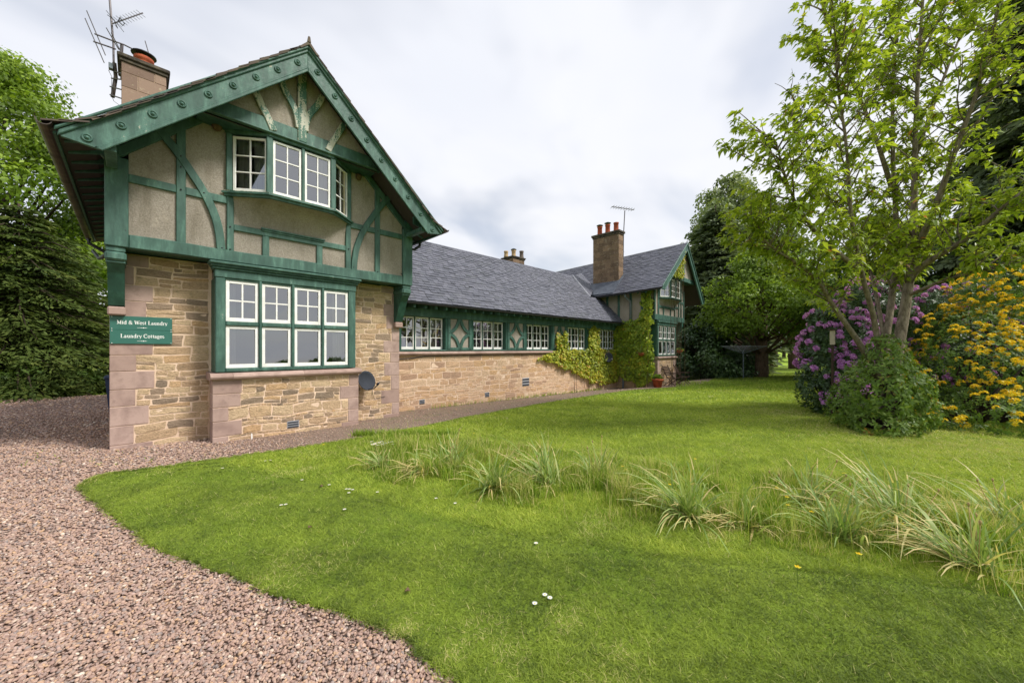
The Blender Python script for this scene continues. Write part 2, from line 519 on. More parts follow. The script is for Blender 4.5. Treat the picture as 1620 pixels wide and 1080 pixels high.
leaf_mat('leaf_bush', [(0, L(.09, .16, .025)), (.5, L(.16, .26, .04)), (.85, L(.25, .34, .06)), (1, L(.30, .17, .05))], .35)
leaf_mat('leaf_ivy', [(0, L(.18, .24, .025)), (.4, L(.34, .40, .035)), (.75, L(.52, .53, .05)), (.92, L(.62, .54, .055)), (1, L(.50, .24, .045))], .4)
leaf_mat('leaf_ivy_green', [(0, L(.14, .22, .025)), (.5, L(.28, .39, .035)), (.9, L(.48, .55, .055)), (1, L(.56, .50, .055))], .42)
leaf_mat('petal_purple', [(0, L(.48, .17, .58)), (.5, L(.66, .29, .74)), (1, L(.84, .52, .90))], .35)
leaf_mat('petal_yellow', [(0, L(.82, .50, .012)), (.5, L(.90, .66, .022)), (1, L(.92, .76, .08))], .35)
leaf_mat('petal_white', [(0, L(.75, .75, .72)), (1, L(.85, .85, .82))], .2)
leaf_mat('grass_mown', [(0, L(.10, .15, .03)), (.3, L(.205, .275, .048)), (.55, L(.315, .405, .056)), (.8, L(.40, .50, .07)), (.9, L(.50, .56, .09)), (1, L(.60, .52, .27))], .40, .6, .2)
leaf_mat('grass_long', [(0, L(.10, .19, .02)), (.4, L(.23, .36, .035)), (.75, L(.38, .50, .06)), (.9, L(.50, .56, .12)), (1, L(.62, .52, .26))], .40, .5, .25)
leaf_mat('daffodil_leaf', [(0, L(.17, .27, .06)), (.45, L(.29, .40, .11)), (.7, L(.42, .50, .19)), (.85, L(.58, .56, .22)), (1, L(.70, .53, .26))], .35, .45, .35)
def bark(name, a, c2, scale=8):
    b = NB(name, .9, .2)
    n = b.noise(scale, 6, .7, b.pos((1, 1, .35)))
    b.col(b.mix(b.rng(n, .35, .65, 0, 1), a, c2)); b.bump(n, .8, .03)
bark('bark_cherry', hexc(84, 74, 62), hexc(142, 130, 114), 14)
bark('bark_brown', hexc(70, 56, 44), hexc(110, 92, 74))
bark('bark_dark', hexc(44, 38, 32), hexc(74, 64, 52))

# ================================================================== building helpers
def free_intervals(x0, x1, za, zb, excl):
    iv = [(x0, x1)]
    for (a, b_, c, d) in excl:
        if c < zb - 1e-4 and d > za + 1e-4:
            nv = []
            for (p, q) in iv:
                if b_ <= p or a >= q:
                    nv.append((p, q)); continue
                if a > p: nv.append((p, a))
                if b_ < q: nv.append((b_, q))
            iv = nv
    return [(p, q) for p, q in iv if q - p > .04]

def one_stone(rng, x0, x1, z0, z1, y, proud, amp=.012, bounds=None):
    w_, h_ = x1 - x0, z1 - z0
    g = min(.005, h_ * .08)
    base = [(x0 + g, z0 + g), ((x0 + x1) / 2, z0 + g), (x1 - g, z0 + g), (x1 - g, (z0 + z1) / 2),
            (x1 - g, z1 - g), ((x0 + x1) / 2, z1 - g), (x0 + g, z1 - g), (x0 + g, (z0 + z1) / 2)]
    pts = []
    for k, (px, pz) in enumerate(base):
        j = min(amp, h_ * .13)
        px += rng.uniform(-j, j); pz += rng.uniform(-j, j)
        wx = px + .03 * noise.noise((px * 2.3, pz * 2.3, 3)); wz = pz + .045 * noise.noise((px * 1.9, pz * 2.1, 9))
        if k in (0, 2, 4, 6):           # knock the corners off a little
            wx += ((x0 + x1) / 2 - wx) * rng.uniform(0, .06); wz += ((z0 + z1) / 2 - wz) * rng.uniform(.0, .16)
        if bounds:
            wx = min(max(wx, bounds[0]), bounds[1])
        pts.append((wx, wz))
    cx = sum(p[0] for p in pts) / 8; cz = sum(p[1] for p in pts) / 8
    vs_ = [(p[0], y + .02, p[1]) for p in pts]
    vs_ += [(p[0] + (cx - p[0]) * .03, y - proud * .7, p[1] + (cz - p[1]) * .05) for p in pts]
    tx, tz = rng.uniform(-.05, .05), rng.uniform(-.06, .06)
    for p in pts:
        q = (p[0] + (cx - p[0]) * .4, p[1] + (cz - p[1]) * .45)
        vs_.append((q[0], y - proud * (1 + rng.uniform(-.35, .55)) + tx * (q[0] - cx) + tz * (q[1] - cz), q[1]))
    vs_.append((cx + rng.uniform(-.02, .02), y - proud * rng.uniform(.8, 1.5), cz))
    fs = []
    for k in range(8):
        k2 = (k + 1) % 8
        fs += [(k, k2, 8 + k2, 8 + k), (8 + k, 8 + k2, 16 + k2, 16 + k), (16 + k, 16 + k2, 24)]
    return vs_, fs

def rubble(parent, x0, x1, z0, z1, y, excl, mat, seed, hmin=.07, hmax=.17, wr=(1.3, 3.6), proud=(.003, .011), limit=None):
    rng = random.Random(seed)
    brk = sorted(set([z0, z1] + [round(e[2], 4) for e in excl if z0 < e[2] < z1] + [round(e[3], 4) for e in excl if z0 < e[3] < z1]))
    rows = []
    for a, b_ in zip(brk[:-1], brk[1:]):
        n = max(1, round((b_ - a) / rng.uniform(hmin + .03, hmax)))
        cuts = [a + (b_ - a) * k / n + (rng.uniform(-.25, .25) * (b_ - a) / n if 0 < k < n else 0) for k in range(n + 1)]
        rows += list(zip(cuts[:-1], cuts[1:]))
    cells = []
    for (a, b_) in rows:
        for (p, q) in free_intervals(x0, x1, a, b_, excl):
            x = p
            while x < q - 1e-4:
                w_ = (b_ - a) * rng.uniform(*wr)
                w_ = max(.09, min(w_, .55))
                if x + w_ > q - .09: w_ = q - x
                if b_ - a > .115 and rng.random() < .28:
                    m = a + (b_ - a) * rng.uniform(.35, .65)
                    s_ = x + w_ * rng.uniform(.35, .65) if w_ > .25 else None
                    if s_ and rng.random() < .5:
                        cells += [(x, s_, a, m), (s_, x + w_, a, m), (x, x + w_, m, b_)]
                    else:
                        cells += [(x, x + w_, a, m), (x, x + w_, m, b_)]
                else:
                    cells.append((x, x + w_, a, b_))
                x += w_
    rest = MB()
    if limit is not None and len(cells) > limit:
        cells.sort(key=lambda c: (c[0] - CAM.x) ** 2 + (y - CAM.y) ** 2)
    for i, (a, b_, c, d) in enumerate(cells):
        vs_, fs = one_stone(rng, a, b_, c, d, y, rng.uniform(*proud), bounds=(x0, x1))
        r = min(1, max(0, rng.random() ** .9))
        if limit is None or i < limit:
            m = MB(); m.add(vs_, fs, r); ob('stone', m, mat, parent)
        else:
            rest.add(vs_, fs, r)
    if rest.v:
        ob('far_stones', rest, mat, parent, kind='stuff')
    return len(cells)

def slate_mesh(wd, ln, th, r):
    m = MB()
    m.add([(0, 0, 0), (wd, 0, 0), (wd, ln, 0), (0, ln, 0), (0, 0, th), (wd, 0, th), (wd, ln, th * .5), (0, ln, th * .5)],
          [(4, 5, 6, 7), (0, 1, 5, 4), (1, 2, 6, 5), (3, 0, 4, 7)], r)
    return m.mesh('slate')

def slates(parent, patch, nrow, wmean, mat, seed, limit=0, th=.014, key=None, inside=None, lift=.0):
    """patch(u, v) -> point, u in metres along the row 0..1 handled by caller; returns position frames"""
    rng = random.Random(seed)
    items = []
    for rI in range(nrow):
        v0 = rI / nrow; v1 = min(1.0, (rI + 1.75) / nrow)
        P0, P1 = patch(0, v0), patch(1, v0)
        Lr = (P1 - P0).length
        x = -rng.random() * wmean
        while x < Lr:
            w_ = wmean * rng.uniform(.75, 1.25)
            a = max(x, 0) / Lr; c = min(x + w_ - .006, Lr) / Lr
            if c - a > .03 * wmean / Lr:
                items.append((a, c, v0, v1, rng.random(), rng.uniform(-.006, .006)))
            x += w_
    out_ = []
    for (a, c, v0, v1, r, j) in items:
        p = [patch(a, v0), patch(c, v0), patch(c, v1), patch(a, v1)]
        n = (p[1] - p[0]).cross(p[3] - p[0]).normalized()
        if inside and not inside((p[0] + p[2]) / 2):
            continue
        up = (p[3] - p[0]).normalized()
        p[0] = p[0] + up * j; p[1] = p[1] + up * j * rng.uniform(.3, 1)
        t1 = th * (1.9 + rng.uniform(-.35, .55)) + lift; t0 = th * .9
        q = [p[0] + n * t1, p[1] + n * (t1 + rng.uniform(-.003, .003)), p[2] + n * t0, p[3] + n * t0]
        base = [p[0] + n * (t1 - th), p[1] + n * (t1 - th), p[2], p[3]]
        out_.append((base + q, [(4, 5, 6, 7), (0, 1, 5, 4), (1, 2, 6, 5), (3, 0, 4, 7)], r))
    if key:
        out_.sort(key=lambda t: key(t[0][4]))
    rest = MB()
    for i, (vs_, fs, r) in enumerate(out_):
        if i < limit:
            m = MB(); m.add(vs_, fs, r); ob('slate', m, mat, parent)
        else:
            rest.add(vs_, fs, r)
    if rest.v:
        ob('far_slates', rest, mat, parent, kind='stuff')

def basis(o, ex, ey):
    """matrix: local x -> ex, local y -> ey (inwards), z up, origin o"""
    ex = Vector(ex).normalized(); ey = Vector(ey).normalized(); ez = Vector((0, 0, 1))
    m = Matrix.Identity(4)
    for i in range(3):
        m[i][0] = ex[i]; m[i][1] = ey[i]; m[i][2] = ez[i]; m[i][3] = o[i]
    return m

def light_window(parent, T, u0, u1, z0, z1, cols, rows, fw=.05, bar=.022, d0=0.0, depth=.045, seed=0, bottom=None):
    """one sash or casement: white frame > glazing bars, panes. local y = inwards."""
    rng = random.Random(seed * 7 + int(u0 * 100) + int(z0 * 10))
    bt = bottom or fw * 1.25
    m = MB(T)
    m.box(u0, u0 + fw, d0, d0 + depth, z0, z1, .005)
    m.box(u1 - fw, u1, d0, d0 + depth, z0, z1, .005)
    m.box(u0 + fw, u1 - fw, d0 + .002, d0 + depth, z0, z0 + bt, .004)
    m.box(u0 + fw, u1 - fw, d0 + .002, d0 + depth, z1 - fw, z1, .004)
    wnd = ob('window', m, 'white_paint', parent)
    a0, a1, b0, b1 = u0 + fw, u1 - fw, z0 + bt, z1 - fw
    us = [a0 + (a1 - a0) * k / cols for k in range(cols + 1)]
    zs = [b0 + (b1 - b0) * k / rows for k in range(rows + 1)]
    for k in range(1, cols):
        ob('glazing_bar', MB(T).box(us[k] - bar / 2, us[k] + bar / 2, d0 + .006, d0 + depth - .008, b0, b1), 'white_paint', wnd)
    for k in range(1, rows):
        ob('glazing_bar', MB(T).box(a0, a1, d0 + .009, d0 + depth - .011, zs[k] - bar / 2, zs[k] + bar / 2), 'white_paint', wnd)
    for i in range(cols):
        for j in range(rows):
            e1, e2, e3 = [rng.uniform(-.0022, .0022) for _ in range(3)]
            tl = .02 if cols == 1 else .003      # big lower panes lean back a touch
            p0, p1, q0, q1 = us[i], us[i + 1], zs[j], zs[j + 1]
            yb = d0 + depth * .5
            mm = MB(T)
            mm.add([(p0, yb - tl * .5, q0), (p1, yb + e1 - tl * .5, q0), (p1, yb + e2 + tl * .5, q1), (p0, yb + e3 + tl * .5, q1)], [(0, 1, 2, 3)])
            ob('pane', mm, 'glass', wnd)
    return wnd

def curtain(parent, T, u0, u1, z0, z1, y, mat='curtain'):
    n = max(6, int((u1 - u0) / .03))
    vs_ = []; fs = []
    for k in range(n + 1):
        u = u0 + (u1 - u0) * k / n
        yy = y + .02 * math.sin(k * 1.9) + .01 * math.sin(k * .7)
        vs_ += [(u, yy, z0), (u, yy, z1)]
    for k in range(n):
        fs.append((2 * k, 2 * k + 2, 2 * k + 3, 2 * k + 1))
    m = MB(T); m.add(vs_, fs); return ob('curtain', m, mat, parent, smooth=True)

def clip_poly(poly, fn):
    out_ = []
    for i in range(len(poly)):
        p, q = poly[i], poly[(i + 1) % len(poly)]
        a, c = fn(p), fn(q)
        if a <= 0: out_.append(p)
        if a * c < 0:
            t = a / (a - c)
            out_.append((p[0] + (q[0] - p[0]) * t, p[1] + (q[1] - p[1]) * t))
    return out_

def clip2(poly, fns):
    for fn in fns:
        poly = clip_poly(poly, fn)
    return poly

def peg(parent, x, z, y):
    ob('peg', MB().lathe([(.013, y + .01), (.013, y - .006), (.006, y - .012)], x, z, 6, axis='y'), 'black_iron', parent)

def rosette(parent, x, z, y, rd=.055):
    m = MB()
    m.lathe([(rd, y + .005), (rd, y - .012), (rd * .8, y - .022), (rd * .62, y - .012), (rd * .55, y - .006), (rd * .42, y - .02), (rd * .2, y - .034), (.002, y - .037)], x, z, 18, axis='y')
    return ob('rosette', m, 'green_paint', parent, smooth=True)

def chimney_pot(parent, x, y, z, r0, h, mat, cowl=None):
    p = ob('chimney_pot', MB().lathe([(r0 * 1.1, z), (r0 * 1.12, z + .05), (r0, z + .09), (r0 * .92, z + h - .08), (r0 * 1.08, z + h - .06), (r0 * 1.08, z + h), (r0 * .8, z + h), (r0 * .75, z + h - .15)], x, y, 18), mat, parent, smooth=True)
    if cowl:
        m = MB()
        for k in range(4):
            a = k * math.pi / 2 + .4
            m.box(x + r0 * .8 * math.cos(a) - .008, x + r0 * .8 * math.cos(a) + .008, y + r0 * .8 * math.sin(a) - .008, y + r0 * .8 * math.sin(a) + .008, z + h - .02, z + h + cowl)
        m.lathe([(r0 * 1.35, z + h + cowl), (r0 * 1.35, z + h + cowl + .015), (r0 * .6, z + h + cowl + .06), (.01, z + h + cowl + .075)], x, y, 18)
        ob('cowl', m, 'black_iron', p, smooth=False)
    return p

def block_chimney(name_parent, x0, x1, y0, y1, z0, z1, mat, seed, course=.26, capz=.12, over=.07):
    """stack of coursed blocks with a moulded cap"""
    rng = random.Random(seed)
    st = ob('chimney', MB().box(x0 + .012, x1 - .012, y0 + .012, y1 - .012, z0, z1, r=.3), 'mortar', name_parent)
    z = z0; k = 0
    while z < z1 - .05:
        h = min(course * rng.uniform(.85, 1.15), z1 - z)
        if z1 - z - h < .1: h = z1 - z
        for (u0, u1, ax) in ((x0, x1, 'x'), (y0, y1, 'y')):
            nb = max(1, round((u1 - u0) / .42))
            cut = [u0] + sorted(u0 + (u1 - u0) * (i + rng.uniform(-.22, .22) + (.25 if k % 2 else -.1)) / nb for i in range(1, nb)) + [u1]
            for a, c in zip(cut[:-1], cut[1:]):
                r = rng.random()
                for side in (0, 1):
                    m = MB()
                    if ax == 'x':
                        yy = (y0, y0 + .02) if side == 0 else (y1 - .02, y1)
                        m.box(a + .004, c - .004, yy[0] + rng.uniform(0, .003), yy[1], z + .004, z + h - .004, .004, r)
                    else:
                        xx = (x0, x0 + .02) if side == 0 else (x1 - .02, x1)
                        m.box(xx[0] + rng.uniform(0, .003), xx[1], a + .024 * (a == u0) + .004, c - .024 * (c == u1) - .004, z + .004, z + h - .004, .004, r)
                    ob('block', m, mat, st)
        z += h; k += 1
    m = MB()
    m.box(x0 - over * .45, x1 + over * .45, y0 - over * .45, y1 + over * .45, z1 + .001, z1 + capz * .45, .012)
    m.box(x0 - over, x1 + over, y0 - over, y1 + over, z1 + capz * .45 + .001, z1 + capz, .015)
    ob('cap', m, 'chimney_cap', st)
    return st

def oriel(parent, x0, x1, yw, f0, f1, yf, z0, z1, zc, front, cx0, cx1, seed=1):
    """canted oriel window: posts, lights, sill, cove below. front = number of front lights"""
    outl = [(x0, yw), (f0, yf), (f1, yf), (x1, yw)]
    def ring(off, za, zb, nm, mat, roundy=.0):
        # moulded board following the canted outline
        o = off
        pts = [(x0 - o * .9, yw), (f0 - o * .45, yf - o), (f1 + o * .45, yf - o), (x1 + o * .9, yw)]
        m = MB()
        n = 4
        vs_ = [(p[0], p[1], za) for p in pts] + [(p[0], p[1], zb) for p in pts]
        fs = [tuple(reversed(range(n))), tuple(range(n, 2 * n))] + [(i, (i + 1) % n, n + (i + 1) % n, n + i) for i in range(n)]
        m.add(vs_, fs)
        return ob(nm, m, mat, parent)
    ring(.03, z0 - .10, z0 - .055, 'sill_moulding', 'green_paint')
    ring(.075, z0 - .054, z0 - .02, 'sill', 'green_paint')
    ring(.035, z0 - .019, z0, 'sill_step', 'green_worn')
    ring(.02, z1 + .001, z1 + .06, 'head_board', 'green_paint')
    # corner posts
    for (x, y, w_) in ((x0 + .045, yw + .01, .045), (f0, yf + .045, .05), (f1, yf + .045, .05), (x1 - .045, yw + .01, .045)):
        ob('post', MB().box(x - w_, x + w_, y - .055, y + .055, z0 + .001, z1, .01), 'green_paint', parent)
    # front lights
    a, c = f0 + .052, f1 - .052
    T = basis((0, yf + .02, 0), (1, 0, 0), (0, 1, 0))
    for k in range(front):
        u0 = a + (c - a) * k / front; u1 = a + (c - a) * (k + 1) / front
        g0 = .0 if k == 0 else .028; g1 = 0 if k == front - 1 else .028
        light_window(parent, T, u0 + g0, u1 - g1, z0 + .012, z1 - .03, 2, 3, .042, .02, seed=seed + k)
        if k:
            ob('mullion', MB().box(u0 - .026, u0 + .026, yf - .01, yf + .08, z0 + .001, z1, .008), 'green_paint', parent)
    for sgn in (0, 1):
        P = Vector((x0, yw, 0)) if sgn == 0 else Vector((f1, yf, 0))
        Q = Vector((f0, yf, 0)) if sgn == 0 else Vector((x1, yw, 0))
        e = (Q - P); Ln = e.length; e.normalize()
        inn = Vector((-e.y, e.x, 0))
        T2 = basis(P + inn * .02, e, inn)
        light_window(parent, T2, .10 if sgn == 0 else .055, Ln - (.055 if sgn == 0 else .10), z0 + .012, z1 - .03, 2, 3, .042, .02, seed=seed + 5 + sgn)
    # rendered cove under the sill
    n = 12; m = 9
    vs_ = []; fs = []
    def op(t):
        # outline point by parameter 0..1 along x
        x = x0 + .1 + (x1 - x0 - .2) * t
        if x < f0: y = yw + (yf - yw) * (x - x0) / (f0 - x0)
        elif x > f1: y = yf + (yw - yf) * (x - f1) / (x1 - f1)
        else: y = yf
        return x, y
    for j in range(m + 1):
        s = j / m
        for i in range(n + 1):
            t = i / n
            x, y = op(t)
            bx = cx0 + (cx1 - cx0) * t
            k = 1 - math.cos(s * math.pi / 2)            # stays near the wall, then curves out
            vs_.append((bx + (x - bx) * s, yw + .03 + (y + .03 - yw - .03) * k, zc + (z0 - .10 - zc) * math.sin(s * math.pi / 2)))
    for j in range(m):
        for i in range(n):
            a_ = j * (n + 1) + i
            fs.append((a_, a_ + 1, a_ + n + 2, a_ + n + 1))
    mm = MB(); mm.add(vs_, fs)
    ob('cove', mm, 'roughcast', parent, smooth=True)

# ================================================================== NEAR COTTAGE
near = thing('gabled_cottage', 'near stone cottage end with green half-timbered gable, bay window and oriel', 'house', (2.55, 2.5, 0))
W0, W1 = 0.0, 5.11
ZJ = 3.235                    # underside of the jetty
YU = -0.5                     # face of the upper storey
XC = 2.555
def rtop(x):
    return 7.30 - .968 * abs(x - XC)

RT = (lambda p: p[1] - (7.14 - .968 * (XC - p[0])), lambda p: p[1] - (7.14 - .968 * (p[0] - XC)))
# ---- ground floor walls
fw = MB()
fw.box(W0, 1.30, 0, .38, -.4, ZJ); fw.box(3.79, W1, 0, .38, -.4, ZJ); fw.box(1.30, 3.79, 0, .38, -.4, .9)
front_wall = ob('front_wall', fw, 'mortar', near)
bayw = ob('bay_wall', MB().box(1.255, 3.835, -.5, -.12, -.4, 1.09), 'mortar', near)
ob('bay_cheek', MB().box(1.26, 1.5, -.119, -.002, -.4, 1.09), 'plain_stone', near)
ob('bay_cheek', MB().box(3.6, 3.83, -.119, -.002, -.4, 1.09), 'plain_stone', near)
ob('side_wall', MB().box(W0, W0 + .35, .381, 5.6, -.4, ZJ), 'plain_stone', near)
ob('side_wall', MB().box(W1 - .35, W1, .381, 5.6, -.4, ZJ), 'plain_stone', near)
ob('rear_wall', MB().box(W0, W1, 5.61, 5.9, -.4, 4.6), 'plain_stone', near)
ob('room_floor', MB().box(.36, W1 - .36, .39, 5.6, -.1, .02), 'room', near)
ob('room_partition', MB().box(.36, W1 - .36, 2.6, 2.7, .03, 6.4), 'room', near)

qrng = random.Random(5)
def quoins(parent, xa, sgn, y, z0, z1, seq, mat='quoin', depth=.3, proud=.008):
    """dressed corner blocks; sgn +1: run to +x from corner xa"""
    ex = []
    z = z0; k = 0
    while z < z1 - .03:
        h, w_ = seq[k % len(seq)]
        h = min(h, z1 - z)
        a, c = (xa - proud, xa + w_) if sgn > 0 else (xa - w_, xa + proud)
        ob('quoin', MB().box(a, c, y - proud - qrng.uniform(0, .004), y + depth, z + .004, z + h - .004, .007, qrng.random()), mat, parent)
        ex.append((min(a, c) - .002, max(a, c) + .002, z, z + h)); z += h; k += 1
    return ex
seqL = [(.27, .50), (.31, .27), (.32, .45), (.28, .29), (.30, .52), (.27, .30), (.36, .50), (.24, .28), (.30, .42)]
exL = quoins(front_wall, W0, 1, 0, -.2, ZJ - .01, seqL)
exR = quoins(front_wall, W1, -1, 0, -.3, ZJ - .01, [(.30, .42), (.27, .2), (.34, .48), (.36, .22), (.34, .40), (.25, .24), (.30, .42), (.3, .2), (.33, .34)])
rubble(front_wall, W0 + .01, 1.255, -.2, ZJ - .005, 0, exL, 'rubble', 3)
rubble(front_wall, 3.835, W1 - .01, -.3, ZJ - .005, 0, exR, 'rubble', 4, .06, .14)
exB = quoins(bayw, 1.255, 1, -.5, -.25, 1.085, [(.33, .22), (.27, .42), (.25, .22), (.24, .40), (.26, .42)], depth=.35)
exB += quoins(bayw, 3.835, -1, -.5, -.3, 1.085, [(.34, .36), (.26, .22), (.26, .22), (.28, .40), (.28, .2)], depth=.35)
exB.append((2.405, 2.64, .065, .215))
rubble(bayw, 1.26, 3.83, -.25, 1.085, -.5, exB, 'rubble', 6, .1, .21, (1.2, 3.0), (.004, .013))
def vent(parent, x0, x1, z0, z1, y):
    v = ob('air_vent', MB().box(x0, x1, y - .012, y + .05, z0, z1, .004), 'vent_grey', parent)
    n = 3
    for k in range(n):
        zz_ = z0 + (z1 - z0) * (k + .2) / n
        ob('slat', MB().box(x0 + .012, x1 - .012, y - .022, y - .011, zz_, zz_ + (z1 - z0) / n * .5), 'dish_grey', v)
vent(bayw, 2.415, 2.63, .07, .21, -.5)

# stone sill of the bay
def sill_prism(parent, xa, xb, y0, y1, zb, zt, mat, nm='stone_sill'):
    """weathered sill: sloping top, drip below; profile in y-z, run along x"""
    prof = [(y0, zb + .03), (y0 - .012, zb + .06), (y0 + .0, zt - .05), (y0 + .06, zt - .012), (y1, zt), (y1, zb), (y0 + .05, zb), (y0 + .03, zb + .02)]
    vs_ = [(xa, p[0], p[1]) for p in prof] + [(xb, p[0], p[1]) for p in prof]
    n = len(prof)
    fs = [tuple(range(n)), tuple(reversed(range(n, 2 * n)))] + [((i + 1) % n, i, n + i, n + (i + 1) % n) for i in range(n)]
    m = MB(); m.add(vs_, fs, qrng.random()); return ob(nm, m, mat, parent)
for a, c in ((1.21, 1.53), (1.534, 2.7), (2.704, 3.88)):
    sill_prism(near, a, c, -.60, .0, 1.091, 1.23, 'quoin')

# ---- bay window timberwork
YB = -.52
ob('corner_post', MB().box(1.285, 1.43, YB - .02, YB + .13, 1.232, 2.93, .012), 'green_paint', near)
ob('corner_post', MB().box(3.61, 3.765, YB - .02, YB + .13, 1.232, 2.93, .012), 'green_paint', near)
for x in (1.285, 3.70):
    ob('bay_side', MB().box(x + .003, x + .062, YB + .131, -.001, 1.232, 2.93), 'green_dark', near)
ob('bay_head', MB().box(1.275, 3.775, YB - .028, YB + .14, 2.931, 3.07, .01), 'green_paint', near)
ob('cornice', MB().box(1.24, 3.81, YB - .06, -.35, 3.071, 3.115, .014).box(1.215, 3.835, YB - .095, -.35, 3.116, 3.15, .012).box(1.19, 3.86, YB - .13, -.35, 3.151, 3.205, .018), 'green_paint', near)
ob('bay_sill', MB().box(1.431, 3.609, YB - .03, YB + .1, 1.232, 1.30, .014), 'green_paint', near)
lx = [(1.433, 1.937), (1.985, 2.487), (2.54, 3.05), (3.10, 3.608)]
for (a, c) in lx[:-1]:
    nx = lx[lx.index((a, c)) + 1][0]
    ob('mullion', MB().box(c + .001, nx - .001, YB - .035, YB + .1, 1.285, 2.93, .012), 'green_paint', near)
T0 = basis((0, YB + .012, 0), (1, 0, 0), (0, 1, 0))
for i, (a, c) in enumerate(lx):
    ob('transom', MB().box(a + .001, c - .001, YB - .02, YB + .1, 2.075, 2.15, .012), 'green_paint', near)
    light_window(near, T0, a + .002, c - .002, 2.152, 2.90, 2, 2, .055, .026, seed=i)
    light_window(near, T0, a + .002, c - .002, 1.302, 2.072, 1, 1, .055, .026, seed=10 + i, bottom=.07)
    ob('head_fillet', MB().box(a + .001, c - .001, YB - .004, YB + .1, 2.902, 2.93), 'green_paint', near)
ob('bay_ceiling', MB().box(1.3, 3.75, YB + .15, .4, 2.95, 3.06), 'room', near)
ob('window_board', MB().box(1.36, 3.69, YB + .11, .1, 1.16, 1.228), 'white_paint', near)
Ti = basis((0, 0, 0), (1, 0, 0), (0, 1, 0))
curtain(near, Ti, 1.38, 1.62, 1.25, 2.9, -.27); curtain(near, Ti, 3.36, 3.68, 1.25, 2.9, -.27)

# ---- jetty: beam, soffit, brackets
sag = []
for k in range(15):
    x = .215 + (4.935 - .215) * k / 14
    sag.append((x, .010 * math.sin(k * 1.1) + .006 * noise.noise((k * .9, 1, 1))))
ob('jetty_beam', MB().prism([(x, ZJ + d * .4) for x, d in sag] + [(x, 3.445 + d) for x, d in reversed(sag)], YU - .02, YU + .16, .012), 'green_paint', near)
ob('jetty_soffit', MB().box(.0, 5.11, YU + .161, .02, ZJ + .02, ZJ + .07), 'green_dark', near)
for (xa, xb) in ((-.045, .213), (4.937, 5.2)):
    ob('corner_post', MB().box(xa, xb, YU - .03, YU + .22, ZJ + .001, 4.62, .012), 'green_paint', near)
    br = []
    prof = [(0.0, 2.34), (-.10, 2.36), (-.20, 2.55), (-.34, 2.85), (-.45, 2.985), (0.0, 2.985)]
    xa2, xb2 = xa + .025, xb - .045
    n = len(prof)
    m = MB(); m.add([(xa2, p[0], p[1]) for p in prof] + [(xb2, p[0], p[1]) for p in prof],
                    [tuple(reversed(range(n))), tuple(range(n, 2 * n))] + [(i, (i + 1) % n, n + (i + 1) % n, n + i) for i in range(n)])
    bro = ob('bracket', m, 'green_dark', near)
    ob('bracket_cap', MB().box(xa2 - .012, xb2 + .012, -.475, 0, 2.986, 3.02, .008).box(xa2 - .025, xb2 + .025, -.515, 0, 3.021, 3.16, .03).box(xa2 - .012, xb2 + .012, -.5, 0, 3.161, ZJ, .008), 'green_paint', bro)
    ob('corbel_stone', MB().box(xa2 - .01, xb2 + .01, -.12, .02, 2.20, 2.338, .02, .2), 'quoin', bro)

# ---- upper storey: infill panels, posts, rails, braces
posts = [(.771, .893), (1.452, 1.556), (3.562, 3.672), (4.235, 4.355)]
YP = YU + .03
def panel(x0, x1, z0, z1, y=YP, lim=None):
    poly = [(x0, z0), (x1, z0), (x1, z1), (x0, z1)]
    poly = clip2(poly, RT)
    if len(poly) >= 3:
        ob('render_panel', MB().prism(poly, y, y + .06), 'roughcast', near)
zr0, zr1 = 4.275, 4.405
xs = [.213, .832, 1.50]
for a, c in zip(xs[:-1], xs[1:]):
    panel(a + .001, c - .001, 3.40, zr0 + .06); panel(a + .001, c - .001, zr0 + .061, 6.6)
xs = [3.62, 4.295, 4.937]
for a, c in zip(xs[:-1], xs[1:]):
    panel(a + .001, c - .001, 3.40, zr0 + .1); panel(a + .001, c - .001, zr0 + .101, 6.6)
panel(1.501, 3.619, 3.40, 4.5)
panel(1.501, 3.619, 5.45, 5.7)
def timber(nm, m, mat='green_paint'):
    return ob(nm, m, mat, near)
for k, (a, c) in enumerate(posts):
    top = min(rtop(a), rtop(c)) - .14 if k in (0, 3) else 4.42
    timber('post', MB().box(a, c, YU - .012, YU + .05, 3.4, top, .01))
timber('post', MB().box(1.452, 1.545, YU - .01, YU + .05, 4.56, 5.6, .01)); timber('post', MB().box(3.58, 3.672, YU - .01, YU + .05, 4.56, 5.6, .01))
timber('rail', MB().box(.213, .771, YU - .006, YU + .05, zr0, zr1, .008)); timber('rail', MB().box(.893, 1.452, YU - .006, YU + .05, zr0, zr1, .008))
timber('rail', MB().box(3.672, 4.235, YU - .006, YU + .05, zr0 + .08, zr1 + .075, .008)); timber('rail', MB().box(4.355, 4.937, YU - .006, YU + .05, zr0 + .08, zr1 + .075, .008))
timber('rail', MB().box(1.556, 3.562, YU - .008, YU + .05, 3.82, 3.93, .008))
timber('rail_moulding', MB().box(1.97, 3.12, YU - .05, YU - .009, 3.93, 3.965, .008).box(1.985, 3.105, YU - .03, YU - .009, 3.90, 3.929, .006))
for a, c in ((2.0, 2.11), (2.965, 3.08)):
    timber('stub_post', MB().box(a, c, YU - .008, YU + .05, 3.4, 3.819, .008))
lb = [(.53, 5.28), (.584, 5.214), (.708, 5.06), (.836, 4.884), (.968, 4.669), (1.104, 4.447), (1.229, 4.178), (1.315, 3.909), (1.355, 3.65), (1.37, 3.42)]
def soften(pts, n=2):
    for _ in range(n):
        q = [pts[0]]
        for a, c in zip(pts[:-1], pts[1:]):
            q += [(a[0] * .75 + c[0] * .25, a[1] * .75 + c[1] * .25), (a[0] * .25 + c[0] * .75, a[1] * .25 + c[1] * .75)]
        q.append(pts[-1]); pts = q
    return pts
